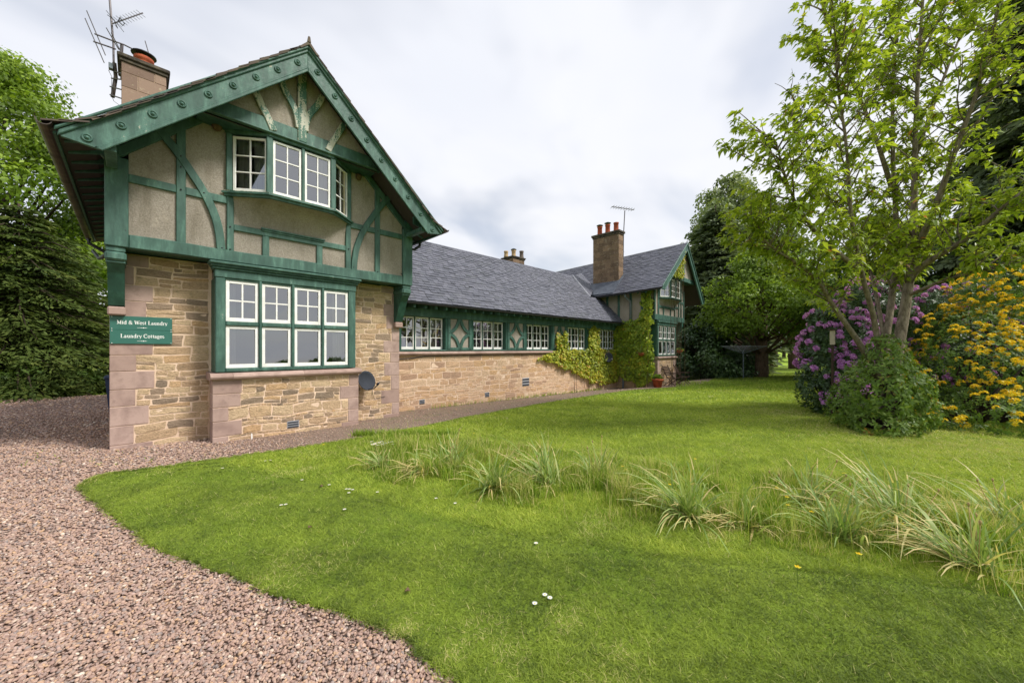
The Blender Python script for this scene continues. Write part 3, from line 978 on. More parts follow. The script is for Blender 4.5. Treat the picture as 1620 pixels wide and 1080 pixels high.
timber('brace', MB().strip(soften(lb, 1), .125, YU - .022, YU + .05, .008))
timber('brace', MB().strip(soften([(2 * XC - x + .0, z) for x, z in lb], 1), .125, YU - .022, YU + .05, .008))
timber('wall_plate', MB().strip([(-.05, rtop(-.05) - .22), (1.2, rtop(1.2) - .22)], .13, YU - .016, YU + .06))
timber('wall_plate', MB().strip([(5.16, rtop(5.16) - .22), (3.9, rtop(3.9) - .22)], .13, YU - .016, YU + .06))
for (x, z) in ((.19, 4.33), (.83, 4.72), (.83, 4.90), (.83, 4.34), (1.13, 4.37), (1.5, 3.87), (.18, 3.5), (3.62, 3.87), (4.295, 4.42), (3.93, 4.42), (4.95, 4.42), (4.9, 3.5), (4.29, 3.46), (3.73, 3.48), (1.38, 3.46), (1.5, 3.46)):
    peg(near, x, z, YU - .02)
oriel(near, 1.44, 3.67, YU, 2.03, 3.15, -.92, 4.515, 5.55, 3.935, 2, 1.57, 3.55, 20)
# things seen through the oriel
Tc = Ti
curtain(near, Ti, 1.62, 1.82, 4.55, 5.52, -.50); curtain(near, Ti, 1.84, 2.1, 4.53, 5.5, -.66)
curtain(near, Ti, 2.93, 3.12, 4.53, 5.5, -.78); curtain(near, Ti, 3.22, 3.5, 4.53, 5.5, -.6, 'blind')
ob('picture', MB().box(1.66, 1.86, -.585, -.57, 4.53, 4.62, .004), 'picture_card', near)
ob('room_floor', MB().box(.3, 4.8, -.45, 5.5, 4.46, 4.5).box(1.75, 3.35, -.8, -.451, 4.46, 4.5), 'room', near)
ob('room_ceiling', MB().box(1.3, 3.8, -.86, 2.6, 5.64, 5.68), 'room', near)
ob('house_martin_nest', MB().lathe([(.01, 5.52), (.055, 5.545), (.08, 5.6), (.075, 5.66)], 1.31, YU - .02, 10), 'nest_mud', near, smooth=True)
ob('house_martin_nest', MB().lathe([(.01, 5.46), (.045, 5.48), (.065, 5.53), (.06, 5.58)], 3.84, YU - .02, 10), 'nest_mud', near, smooth=True)

# ---- pediment above the oriel
YT = -.95
poly = clip2([(1.0, 5.6), (4.1, 5.6), (4.1, 7.2), (1.0, 7.2)], RT)
cuts = [0, 1.95, XC, 3.16, 6]
for a, c in zip(cuts[:-1], cuts[1:]):
    pp = clip_poly(clip_poly(poly, lambda p: a + .001 - p[0]), lambda p: p[0] - c + .001)
    ob('render_panel', MB().prism(pp, YT + .035, YT + .1), 'roughcast', near)
poly = clip2([(.9, 5.6), (4.2, 5.6), (4.2, 5.865), (.9, 5.865)], RT)
ob('tie_beam', MB().prism(poly, YT - .01, YT + .09, .012), 'green_paint', near)
ob('tie_moulding', MB().box(1.08, 4.03, YT - .045, YT - .011, 5.6, 5.635, .008), 'green_paint', near)
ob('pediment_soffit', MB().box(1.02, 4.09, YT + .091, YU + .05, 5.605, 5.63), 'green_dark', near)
ob('king_post', MB().box(XC - .078, XC + .078, YT - .035, YT + .05, 5.64, 7.0, .012), 'green_worn', near)
b1 = [(2.183, 6.72), (2.263, 6.5), (2.373, 6.33), (2.455, 6.17), (2.495, 5.98), (2.50, 5.88)]
b2 = [(1.76, 6.34), (1.874, 6.09), (1.948, 5.95), (2.013, 5.82), (2.08, 5.66)]
for sgn in (1, -1):
    for q in (b1, b2):
        pts = soften([(XC + sgn * (x - XC), z) for x, z in q], 1)
        ob('brace', MB().strip(pts, .115, YT - .03, YT + .05, .01), 'green_worn', near)

# ---- bargeboards
YV = -1.3
def barge(sgn):
    P = lambda x, z: (XC + sgn * (x - XC), z)
    bd = ob('bargeboard', MB().prism([P(-.40, 4.43), P(-.06, 4.385), P(XC - .001, 6.845), P(XC - .001, 7.24), P(-.41, 4.49)], YV, YV + .05, .004), 'green_paint', near)
    ob('lower_bead', MB().prism([P(-.09, 4.38), P(-.03, 4.37), P(XC - .002, 6.82), P(XC - .002, 6.885)], YV - .022, YV - .0005, .008), 'green_paint', bd)
    ob('lower_bead', MB().prism([P(-.10, 4.402), P(-.05, 4.40), P(XC - .002, 6.888), P(XC - .002, 6.925)], YV - .012, YV - .0005, .005), 'green_paint', bd)
    ob('crown_moulding', MB().prism([P(-.425, 4.425), P(-.42, 4.50), P(XC - .002, 7.27), P(XC - .002, 7.18)], YV - .03, YV - .0005, .01), 'green_paint', bd)
    ob('crown_moulding', MB().prism([P(-.45, 4.475), P(-.445, 4.525), P(XC - .002, 7.30), P(XC - .002, 7.235)], YV - .06, YV - .0305, .012), 'green_paint', bd)
    for k in range(9):
        t = k / 8
        x, z = P(-.17 + t * (2.385 + .17), 4.495 + t * (6.905 - 4.495))
        rosette(bd, x, z, YV)
barge(1); barge(-1)
ob('purlin_end', MB().box(-.02, .1, YV + .06, YU - .04, 4.42, 4.52, .006), 'green_paint', near)
ob('purlin_end', MB().box(5.01, 5.13, YV + .06, YU - .04, 4.42, 4.52, .006), 'green_paint', near)

# ---- roof
YR1 = 5.95
def rline(sgn, x):          # top of the boarding
    d = abs(x - XC)
    if d < 2.69:
        return 7.28 - .968 * d
    return 7.28 - .968 * 2.69 - .40 * (d - 2.69)
rm = MB()
for sgn in (1, -1):
    sect = [(XC, 7.26), (XC - sgn * 2.69, rline(1, XC - 2.69) - .0), (XC - sgn * 3.05, rline(1, XC - 3.05))]
    for (p, q) in zip(sect[:-1], sect[1:]):
        vs_ = [(p[0], YV + .052, p[1]), (q[0], YV + .052, q[1]), (q[0], YR1, q[1]), (p[0], YR1, p[1]),
               (p[0], YV + .052, p[1] - .05), (q[0], YV + .052, q[1] - .05), (q[0], YR1, q[1] - .05), (p[0], YR1, p[1] - .05)]
        rm.add(vs_, [(0, 1, 2, 3), (7, 6, 5, 4), (0, 4, 5, 1), (1, 5, 6, 2), (2, 6, 7, 3), (3, 7, 4, 0)])
roof = ob('roof', rm, 'roof_board', near)
for sgn in (1, -1):
    def patch(u, v, s=sgn):
        d = 3.10 * (1 - v)
        x = XC - s * d
        y = YV - .075 + u * (YR1 - YV + .07) if s > 0 else YR1 - .0 - u * (YR1 - YV + .07)
        z = 7.285 - .968 * d if d < 2.69 else 7.285 - .968 * 2.69 - .40 * (d - 2.69)
        return Vector((x, y, z + .005))
    fl = patch
    slates(roof, (lambda u, v, p=patch: p(1 - u, v)) if sgn > 0 else (lambda u, v, p=patch: p(1 - u, v)), 21, .30, 'slate_old', 40 + sgn, 90, .022, key=lambda p: p.y)
rg = MB()
y = YV - .08
while y < YR1:
    o_ = ob('ridge_tile', MB().prism([(XC - .16, 7.17), (XC - .02, 7.335), (XC + .02, 7.335), (XC + .16, 7.17), (XC + .13, 7.16), (XC, 7.29), (XC - .13, 7.16)], y, y + .44), 'slate_old', roof)
    y += .45
ob('ridge_finial', MB().prism([(XC - .03, 7.33), (XC + .03, 7.33), (XC + .015, 7.43), (XC - .015, 7.43)], YV - .09, YV - .05), 'slate_old', roof)
# exposed rafters under the left and right eaves
for sgn in (1, -1):
    y = YV + .35
    while y < 5.6:
        P = lambda x, z: (XC + sgn * (x - XC), z)
        ob('rafter', MB().prism([P(-.40, 4.50), P(-.40, 4.60), P(.12, 4.83), P(.12, 4.66)], y, y + .06, .004), 'green_dark', near)
        y += .42
    P = lambda x, z: (XC + sgn * (x - XC), z)
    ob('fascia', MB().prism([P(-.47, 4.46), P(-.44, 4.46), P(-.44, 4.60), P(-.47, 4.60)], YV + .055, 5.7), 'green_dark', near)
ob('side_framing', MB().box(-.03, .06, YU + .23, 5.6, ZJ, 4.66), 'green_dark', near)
ob('side_framing', MB().box(5.05, 5.14, YU + .23, 5.6, ZJ, 4.66), 'green_dark', near)

def half_gutter(parent, p0, p1, r, mat='cast_iron', n=8, joints=4):
    p0, p1 = Vector(p0), Vector(p1)
    t = (p1 - p0).normalized(); side = t.cross(Vector((0, 0, 1))).normalized(); upv = Vector((0, 0, 1))
    vs_ = []
    for P in (p0, p1):
        for rr in (r, r * .86):
            for k in range(n + 1):
                a = math.pi + math.pi * k / n
                vs_.append(tuple(P + side * math.cos(a) * rr + upv * math.sin(a) * rr))
    fs = []; q = n + 1
    for k in range(n):
        fs += [(k, k + 1, 2 * q + k + 1, 2 * q + k), (q + k + 1, q + k, 3 * q + k, 3 * q + k + 1), (k + 1, k, q + k, q + k + 1), (2 * q + k, 2 * q + k + 1, 3 * q + k + 1, 3 * q + k)]
    fs += [(0, 2 * q, 3 * q, q), (n, q + n, 3 * q + n, 2 * q + n)]
    m = MB(); m.add(vs_, fs); g = ob('gutter', m, mat, parent, smooth=False)
    for k in range(1, joints):
        P = p0 + (p1 - p0) * k / joints
        m = MB()
        vs_ = []
        for d in (-.03, .03):
            for j in range(n + 1):
                a = math.pi + math.pi * j / n
                vs_.append(tuple(P + t * d + side * math.cos(a) * r * 1.08 + upv * math.sin(a) * r * 1.08))
        m.add(vs_, [(j, j + 1, q + j + 1, q + j) for j in range(n)]); ob('gutter_joint', m, mat, g)
    return g
half_gutter(near, (-.535, YV - .06, 4.575), (-.535, 5.6, 4.50), .075, joints=6)
half_gutter(near, (5.645, YV - .06, 4.575), (5.645, 5.6, 4.50), .075, joints=6)
ob('downpipe', MB().tube([(-.53, 5.3, 4.45), (-.53, 5.3, 4.32), (-.28, 5.3, 4.16), (-.10, 5.3, 4.06), (-.08, 5.3, 3.9), (-.08, 5.3, 0)], .042, 8), 'black_iron', near, smooth=True)
ob('downpipe', MB().tube([(-.05, 1.2, 3.42), (-.2, 2.6, 3.55), (-.3, 4.0, 3.75), (-.45, 5.1, 4.1)], .035, 8), 'black_iron', near, smooth=True)
ob('downpipe', MB().tube([(5.62, -.2, 4.5), (5.60, -.2, 4.38), (5.45, -.2, 4.26), (5.26, -.2, 4.24), (5.22, -.2, 4.1), (5.22, .5, 3.6)], .035, 8), 'black_iron', near, smooth=True)

# ---- chimney of the near cottage
ch = block_chimney(near, .09, .76, 2.0, 2.75, 4.9, 7.47, 'near_chimney_stone', 8, .34, .15, .06)
ch_pot = chimney_pot(ch, .42, 2.32, 7.62, .15, .24, 'terracotta', .06)

# ================================================================== WING
wing = thing('cottage_wing', 'long low stone wing with slate roof and row of white casement windows', 'house', (11.3, 2.5, 0))
YW = .7
wf = ob('front_wall', MB().box(5.115, 17.59, YW, YW + .4, -.7, 1.465), 'mortar', wing)
exV = [(6.134, 6.325, .03, .17), (8.681, 8.884, .01, .17), (10.542, 10.932, .24, .56)]
print('wing stones', rubble(wf, 5.12, 17.58, -.6, 1.46, YW, exV, 'rubble_warm', 12, .1, .22, (1.4, 3.4), (.002, .009), 300))
for e in exV:
    vent(wf, e[0] + .005, e[1] - .005, e[2] + .004, e[3] - .004, YW)
x = 5.115; srng = random.Random(3)
while x < 17.58:
    l_ = srng.uniform(1.2, 1.9); e = min(x + l_, 17.585)
    if 17.585 - e < .4: e = 17.585
    sill_prism(wing, x, e - .005, YW - .10, YW + .2, 1.467, 1.585, 'quoin'); x = e
ob('wall_cable', MB().tube([(5.2, YW - .03, 1.36), (5.8, YW - .035, 1.38), (6.3, YW - .03, 1.44), (7.5, YW - .02, 1.445), (9.5, YW - .02, 1.45), (10.6, YW - .02, 1.44), (12, YW - .02, 1.45)], .012, 5), 'black_iron', wing)
wst = [5.55, 8.16, 10.77, 13.38, 15.99]
WW = 1.49
Z0, Z1 = 1.587, 2.60
ob('head_beam', MB().box(5.115, 17.59, YW - .06, YW + .12, 2.601, 2.84, .012), 'green_paint', wing)
ob('base_rail', MB().box(5.115, 17.59, YW - .035, YW + .1, 1.588, 1.632, .008), 'green_paint', wing)
ob('rear_wall', MB().box(5.12, 17.58, 5.0, 5.3, -.7, 3.0), 'plain_stone', wing)
ob('room_floor', MB().box(5.12, 17.58, YW + .41, 5.0, .2, .3), 'room', wing)
ob('room_ceiling', MB().box(5.12, 17.58, YW + .13, 5.0, 2.86, 2.9), 'room', wing)
ob('room_partition', MB().box(5.12, 17.58, 3.2, 3.3, .3, 2.86), 'room', wing)
for i, s in enumerate(wst):
    wnd_parent = wing
    ob('jamb', MB().box(s - .085, s - .001, YW - .04, YW + .2, 1.633, 2.60, .008), 'green_dark', wing)
    ob('jamb', MB().box(s + WW + .001, s + WW + .085, YW - .04, YW + .2, 1.633, 2.60, .008), 'green_dark', wing)
    cw = WW / 3
    Tw = basis((0, YW + .11, 0), (1, 0, 0), (0, 1, 0))
    for k in range(3):
        light_window(wing, Tw, s + k * cw + .014, s + (k + 1) * cw - .014, 1.64, 2.595, 2, 3, .043, .024, seed=30 + i * 3 + k, bottom=.075)
        if k:
            ob('mullion', MB().box(s + k * cw - .0135, s + k * cw + .0135, YW + .08, YW + .17, 1.633, 2.60, .004), 'green_dark', wing)
    if i in (0, 1, 3):
        curtain(wing, Ti, s + WW - .35, s + WW - .02, 1.65, 2.6, YW + .27)
    curtain(wing, Ti, s + .02, s + (.22 if i % 2 else .12), 1.65, 2.6, YW + .28)
    if i < 4:
        a, c = s + WW + .085, wst[i + 1] - .085
        ob('post', MB().box(a + .001, a + .105, YW - .055, YW + .05, 1.633, 2.60, .01), 'green_paint', wing)
        ob('post', MB().box(c - .105, c - .001, YW - .055, YW + .05, 1.633, 2.60, .01), 'green_paint', wing)
        p0, p1 = a + .106, c - .106
        ob('render_panel', MB().box(p0, p1, YW - .005, YW + .05, 1.633, 2.60), 'roughcast', wing)
        ob('bottom_rail', MB().box(p0, p1, YW - .045, YW - .006, 1.633, 1.70, .006), 'green_paint', wing)
        mx_, mz = (p0 + p1) / 2, (1.70 + 2.60) / 2
        for sx in (-1, 1):
            for sz in (-1, 1):
                A = Vector((mx_ + sx * .035, mz + sz * (.45)))
                B = Vector(((p1 if sx > 0 else p0) - sx * .005, mz + sz * .035))
                Cq = Vector((mx_ + sx * .10, mz + sz * .13))
                pts = [tuple(A * (1 - t) ** 2 + Cq * 2 * t * (1 - t) + B * t * t) for t in [q / 9 for q in range(10)]]
                ob('brace', MB().strip(pts, .105, YW - .046 - .002 * (sx + 1) - .001 * (sz + 1), YW - .006, .006), 'green_paint', wing)
        for (x_, z_) in ((a + .05, mz), (c - .05, mz), (mx_, 1.665), (a + .05, 1.665), (c - .05, 1.665)):
            peg(wing, x_, z_, YW - .055)
# roof of the wing (45 degree slopes)
YE, ZE, YRD, ZRD = .28, 2.985, 2.88, 5.56
sl = (ZRD - ZE) / (YRD - YE)
rm = MB()
def wing_x_end(y):
    return 17.55 if y < 1.55 else 16.44 + (y - 1.55) / (2.88 - 1.55) * .36
rm.add([(5.16, YE, ZE - .02), (17.55, YE, ZE - .02), (17.55, 1.55, ZE - .02 + sl * (1.55 - YE)), (16.44, 1.55, ZE - .02 + sl * (1.55 - YE)), (16.8, YRD, ZRD - .02), (5.16, YRD, ZRD - .02)], [(0, 1, 2, 3, 4, 5)])
rm.add([(5.16, YRD, ZRD - .02), (16.8, YRD, ZRD - .02), (19.4, 4.6, ZRD - 1.75), (16.8, 5.5, ZE - .02), (5.16, 5.5, ZE - .02)], [(0, 1, 3, 4), (1, 2, 3)])
rm.add([(5.16, YE + .005, ZE - .05), (17.55, YE + .005, ZE - .05), (17.55, 1.3, ZE - .09 + sl * (1.3 - YE)), (5.16, 1.3, ZE - .09 + sl * (1.3 - YE))], [(0, 3, 2, 1)])
wroof = ob('roof', rm, 'roof_board', wing)
def wpatch(u, v):
    return Vector((5.16 + u * 12.4, YE - .03 + v * (YRD - YE + .02), ZE - .03 + v * (ZRD - ZE + .02)))
slates(wroof, wpatch, 29, .215, 'slate', 9, 300, .02, key=lambda p: (p - CAM).length, inside=lambda p: p.x < wing_x_end(p.y))
ob('ridge_flashing', MB().prism([(YRD - .16, ZRD - .12), (YRD - .02, ZRD + .035), (YRD + .02, ZRD + .035), (YRD + .16, ZRD - .12), (YRD, ZRD + .01)], 0, 1), 'lead', wroof)
o_ = wroof.children[-1]
me = o_.data
for v in me.vertices:
    a, t, z = v.co.x, v.co.y, v.co.z
    v.co = (5.16 + t * 11.66, a, z)
for x in np.arange(5.35, 17.5, .36):
    m = MB(); m.add([(x, YE + .01, ZE - .10), (x + .07, YE + .01, ZE - .10), (x + .07, YW + .3, ZE - .1 + sl * (YW + .29 - YE)), (x, YW + .3, ZE - .1 + sl * (YW + .29 - YE)),
                     (x, YE + .01, ZE - .18), (x + .07, YE + .01, ZE - .18), (x + .07, YW, ZE - .15), (x, YW, ZE - .15)],
                    [(0, 1, 2, 3), (4, 5, 1, 0), (5, 6, 2, 1), (7, 4, 0, 3), (4, 7, 6, 5)])
    ob('rafter', m, 'green_paint', wing)
half_gutter(wing, (5.2, YE - .07, ZE - .035), (17.5, YE - .07, ZE - .06), .055, 'black_iron', joints=7)
ob('eaves_board', MB().box(5.12, 17.55, YW - .02, YW + .05, 2.841, 2.99), 'green_dark', wing)
wc = block_chimney(wing, 12.95, 13.75, 3.55, 4.3, 4.4, 5.98, 'chimney_stone', 21, .3, .12, .06)
for k, (mt, h, cw_) in enumerate((('buff_pot', .32, None), ('buff_pot', .42, .03), ('grey_pot', .44, None))):
    pass
chimney_pot(wc, 12.88 + .1, 4.05, 6.1, .1, .3, 'buff_pot'); chimney_pot(wc, 13.3, 3.85, 6.1, .105, .36, 'buff_pot', .03); chimney_pot(wc, 13.66, 3.66, 6.1, .1, .36, 'grey_pot')

# ================================================================== FAR COTTAGE
far = thing('gabled_cottage', 'far cottage end with ivy-clad side wall, tall chimney and green timber gable', 'house', (19.5, 2.5, -.2))
XL, XR = 17.6, 21.28
YFG, YFU = -.86, -1.31
ZFJ = 3.05
ob('side_wall', MB().box(XL, XL + .3, YFG, 6.5, -.8, ZFJ), 'plain_stone', far)
ob('side_wall', MB().box(XR - .6, XR - .3, YFG, 6.5, -.8, 4.3), 'plain_stone', far)
ob('front_wall', MB().box(XL + .301, XR - .601, YFG + .02, YFG + .3, -.8, 1.1).box(20.1, XR - .601, YFG + .02, YFG + .3, 1.101, ZFJ), 'plain_stone', far)
ob('rear_wall', MB().box(XL + .301, XR - .601, 6.2, 6.5, -.8, 6.0), 'plain_stone', far)
ob('room_partition', MB().box(XL + .32, XR - .62, 1.5, 1.6, -.2, 5.6), 'room', far)
fb = ob('bay_wall', MB().box(17.865, 20.08, YFU, YFG, -.8, 1.17), 'mortar', far)
exF = quoins(fb, 17.865, 1, YFU, -.4, 1.165, [(.3, .2), (.28, .34)], depth=.3) + quoins(fb, 20.08, -1, YFU, -.4, 1.165, [(.3, .34), (.28, .2)], depth=.3)
rubble(fb, 17.87, 20.07, -.4, 1.165, YFU, exF, 'rubble', 31, .12, .22)
sill_prism(far, 17.82, 20.12, YFU - .08, YFG, 1.171, 1.30, 'quoin')
YFB = YFU - .01
ob('corner_post', MB().box(17.865, 17.99, YFB, YFB + .12, 1.302, 2.80, .01), 'green_paint', far); ob('corner_post', MB().box(19.95, 20.08, YFB, YFB + .12, 1.302, 2.80, .01), 'green_paint', far)
for x in (17.87, 20.01):
    ob('bay_side', MB().box(x, x + .06, YFB + .121, YFG - .001, 1.302, 2.80), 'green_dark', far)
ob('bay_head', MB().box(17.84, 20.1, YFB - .03, YFG, 2.801, 2.93, .01).box(17.80, 20.14, YFB - .08, YFG, 2.931, 3.03, .015), 'green_paint', far)
ob('bay_sill', MB().box(17.991, 19.949, YFB - .01, YFB + .1, 1.302, 1.37, .01), 'green_paint', far)
cw = (19.95 - 17.99) / 4
Tf = basis((0, YFB + .02, 0), (1, 0, 0), (0, 1, 0))
for k in range(4):
    a, c = 17.99 + k * cw, 17.99 + (k + 1) * cw
    if k: ob('mullion', MB().box(a - .024, a + .024, YFB - .015, YFB + .1, 1.371, 2.80, .01), 'green_paint', far)
    g0, g1 = (.025 if k else .002), (.025 if k < 3 else .002)
    ob('transom', MB().box(a + g0, c - g1, YFB - .005, YFB + .1, 2.06, 2.13, .008), 'green_paint', far)
    light_window(far, Tf, a + g0, c - g1, 2.132, 2.79, 2, 2, .05, .026, seed=60 + k)
    light_window(far, Tf, a + g0, c - g1, 1.375, 2.058, 1, 1, .05, .026, seed=70 + k)
# upper storey
ob('jetty_beam', MB().box(XL - .06, XR, YFU - .02, YFU + .15, ZFJ, 3.32, .012), 'green_paint', far)
ob('jetty_soffit', MB().box(XL, XR, YFU + .151, YFG + .1, ZFJ + .02, ZFJ + .06), 'green_dark', far)
FXC = 20.2
def ftop(x):
    return 7.05 - (.845 if x < FXC else 1.12) * abs(x - FXC)
FT = (lambda p: p[1] - (6.93 - .845 * (FXC - p[0])), lambda p: p[1] - (6.93 - 1.12 * (p[0] - FXC)))
def fpanel(x0, x1, z0, z1, y):
    poly = clip2([(x0, z0), (x1, z0), (x1, z1), (x0, z1)], FT)
    if len(poly) > 2: ob('render_panel', MB().prism(poly, y, y + .06), 'roughcast', far)
for a, c in ((17.62, 18.02), (18.02, 19.05), (19.05, 19.99), (19.99, 20.65), (20.65, 21.2)):
    fpanel(a + .001, c - .001, 3.3, 3.86, YFU + .03); fpanel(a + .001, c - .001, 3.861, 4.15, YFU + .03)
fpanel(17.62, 18.1, 4.151, 6, YFU + .03); fpanel(20.4, 21.2, 4.151, 6, YFU + .03)
for (a, c, z1) in ((17.56, 17.66, 4.45), (17.93, 18.06, 5.1), (19.93, 20.05, 4.13), (20.45, 20.58, 5.1), (20.78, 20.88, 5.1), (21.15, 21.28, 4.75), (18.55, 18.64, 3.66), (19.4, 19.49, 3.66)):
    ob('post', MB().box(a, c, YFU - .012, YFU + .05, 3.32, z1, .01), 'green_paint', far)
for (a, c, za) in ((18.06, 19.93, 3.66), (20.05, 20.45, 3.75), (20.58, 20.78, 4.05), (20.88, 21.15, 4.05)):
    ob('rail', MB().box(a + .001, c - .001, YFU - .008, YFU + .05, za, za + .11, .008), 'green_paint', far)
for x in (XR - .42,):
    m = MB(); prof = [(YFG, 2.2), (YFG - .12, 2.25), (YFU, 2.85), (YFU, 3.045), (YFG, 3.045)]
    n = 5; m.add([(x, p[0], p[1]) for p in prof] + [(x + .25, p[0], p[1]) for p in prof], [tuple(reversed(range(n))), tuple(range(n, 2 * n))] + [(i, (i + 1) % n, n + (i + 1) % n, n + i) for i in range(n)])
    ob('bracket', m, 'green_dark', far)
oriel(far, 18.0, 20.45, YFU, 18.62, 19.85, YFU - .34, 4.17, 5.10, 3.79, 2, 18.1, 20.3, 80)
curtain(far, Ti, 18.3, 18.6, 4.2, 5.0, YFU + .02)
# pediment, bargeboards
YFT = YFU - .36
for a, c in ((17.6, 19.2), (19.2, 20.2), (20.2, 21.9)):
    poly = clip2([(a + .001, 5.15), (c - .001, 5.15), (c - .001, 7.2), (a + .001, 7.2)], FT)
    if len(poly) > 2: ob('render_panel', MB().prism(poly, YFT + .03, YFT + .09), 'roughcast', far)
poly = clip2([(17.6, 5.13), (22, 5.13), (22, 5.34), (17.6, 5.34)], FT)
ob('tie_beam', MB().prism(poly, YFT - .01, YFT + .08, .01), 'green_paint', far)
ob('pediment_soffit', MB().box(18.1, 21.7, YFT + .081, YFU + .05, 5.135, 5.16), 'green_dark', far)
ob('king_post', MB().box(FXC - .07, FXC + .07, YFT - .03, YFT + .05, 5.2, 6.8, .01), 'green_paint', far)
YFV = -1.85
for (xe, ze, s) in ((17.12, 4.46, -1), (22.7, 4.2, 1)):
    P = [(xe, ze - .05), (xe + (-s) * .3, ze - .10), (FXC, 6.70), (FXC, 7.06), (xe, ze + .06)]
    bd = ob('bargeboard', MB().prism(P, YFV, YFV + .05, .004), 'green_paint', far)
    ob('crown_moulding', MB().prism([(xe, ze + .0), (FXC, 7.0), (FXC, 7.10), (xe, ze + .09)], YFV - .04, YFV - .0005, .01), 'green_paint', bd)
    ob('lower_bead', MB().prism([(xe - s * .28, ze - .10), (FXC, 6.68), (FXC, 6.74), (xe - s * .28, ze - .04)], YFV - .02, YFV - .0005, .006), 'green_paint', bd)
# roof: ridge falls a little towards the back as the old roof has settled
def fdrop(y):
    return .033 * (y - YFV)
rm = MB()
for (xe, ze) in ((17.1, 4.47), (22.72, 4.2)):
    rm.add([(xe, YFV + .052, ze), (xe, 7.5, ze - fdrop(7.5)), (FXC, 7.5, 7.05 - fdrop(7.5)), (FXC, YFV + .052, 7.05),
            (xe, YFV + .052, ze - .06), (xe, 7.5, ze - .06 - fdrop(7.5)), (FXC, 7.5, 6.99 - fdrop(7.5)), (FXC, YFV + .052, 6.99)],
           [(0, 1, 2, 3), (7, 6, 5, 4), (0, 4, 5, 1), (1, 5, 6, 2), (2, 6, 7, 3), (3, 7, 4, 0)])
froof = ob('roof', rm, 'roof_board', far)
def fpatch(u, v):
    y = 7.5 + u * (YFV - .02 - 7.5)
    return Vector((17.07 + v * (FXC - 17.07), y, 4.45 + v * (7.06 - 4.45) - fdrop(y)))
slates(froof, fpatch, 27, .24, 'slate', 51, 0, .02)
def fpatch2(u, v):
    y = YFV - .02 + u * (7.5 - YFV)
    return Vector((22.75 - v * (22.75 - FXC), y, 4.18 + v * (7.06 - 4.18) - fdrop(y)))
slates(froof, fpatch2, 24, .24, 'slate', 52, 0, .014)
ob('ridge_flashing', MB().tube([(FXC, YFV - .02, 7.08), (FXC, 7.5, 7.08 - fdrop(7.5))], .035, 6), 'lead', froof)
# saddle between the two roofs, with its lead valley
P1, P2, P3, P4 = Vector((16.8, 2.88, 5.555)), Vector((16.44, 1.55, 4.24)), Vector((17.89, 2.2, 5.0)), Vector((19.41, 4.05, 6.24))
def spatch(u, v):
    a = P2 * (1 - u) + P3 * u; c = P1 * (1 - u) + P4 * u
    return a * (1 - v) + c * v
sm = MB(); sm.add([P2, P3, P4, P1], [(0, 1, 2), (0, 2, 3)])
sad = ob('saddle_roof', sm, 'roof_board', far)
slates(sad, spatch, 14, .24, 'slate', 53, 0, .012)
ob('valley_flashing', MB().tube([tuple(P1 + Vector((0, 0, .04))), tuple((P1 + P2) / 2 + Vector((-.01, 0, .045))), tuple(P2 + Vector((0, -.02, .03)))], .05, 6), 'lead', sad)
fc = block_chimney(far, 17.9, 18.37, .74, 2.28, 4.3, 7.62, 'chimney_stone', 61, .24, .2, .08)
for y_, mt, cw_ in ((2.0, 'terracotta', .06), (1.52, 'terracotta', .08), (1.02, 'terracotta', None)):
    chimney_pot(fc, 18.13, y_, 7.82, .13, .48, mt, cw_)
ob('lead_apron', MB().prism([(17.1, 4.40), (17.88, 5.12), (17.88, 5.2), (17.08, 4.47)], .62, 2.4), 'lead_dark', fc)
ob('lead_soaker', MB().prism([(17.88, 5.05), (18.42, 5.5), (18.42, 5.64), (17.88, 5.2)], .68, .736), 'lead_dark', fc)
half_gutter(far, (17.03, YFV, 4.42), (17.03, 1.65, 4.42 - fdrop(1.65)), .05, 'black_iron', joints=3)
# timbered side wall above the wing
yy = [1.9, 1.22, .57, -.08, -.77, -1.25]
ob('side_framing', MB().box(XL + .04, XL + .2, YFU + .16, 6.4, ZFJ + .001, 4.75), 'green_dark', far)
for a, c in zip(yy[:-1], yy[1:]):
    ob('render_panel', MB().box(XL - .01, XL + .039, c + .065, a - .065, ZFJ, 4.6), 'roughcast', far)
for k, y_ in enumerate(yy[:-1]):
    ob('post', MB().box(XL - .035, XL + .035, y_ - .064, y_ + .064 + (.1 if k == 4 else 0), ZFJ, 4.62, .01), 'green_paint', far)
ob('rail', MB().box(XL - .03, XL + .035, -1.28, .5, 2.93, ZFJ - .001, .01), 'green_paint', far)
for y_ in np.arange(-1.1, 1.9, .4):
    m = MB(); m.prism([(17.12, 4.28), (17.12, 4.38), (17.7, 4.85), (17.7, 4.70)], y_, y_ + .06); ob('rafter', m, 'green_dark', far)
ob('downpipe', MB().tube([(17.08, -.02, 4.36), (17.12, -.04, 4.2), (17.42, -.12, 4.02), (17.50, -.13, 3.9), (17.50, -.13, 3.0)], .045, 8), 'grey_pipe', far, smooth=True)
ob('downpipe', MB().tube([(17.44, .25, .5), (17.44, .25, -.4)], .05, 8), 'grey_pipe', far, smooth=True)

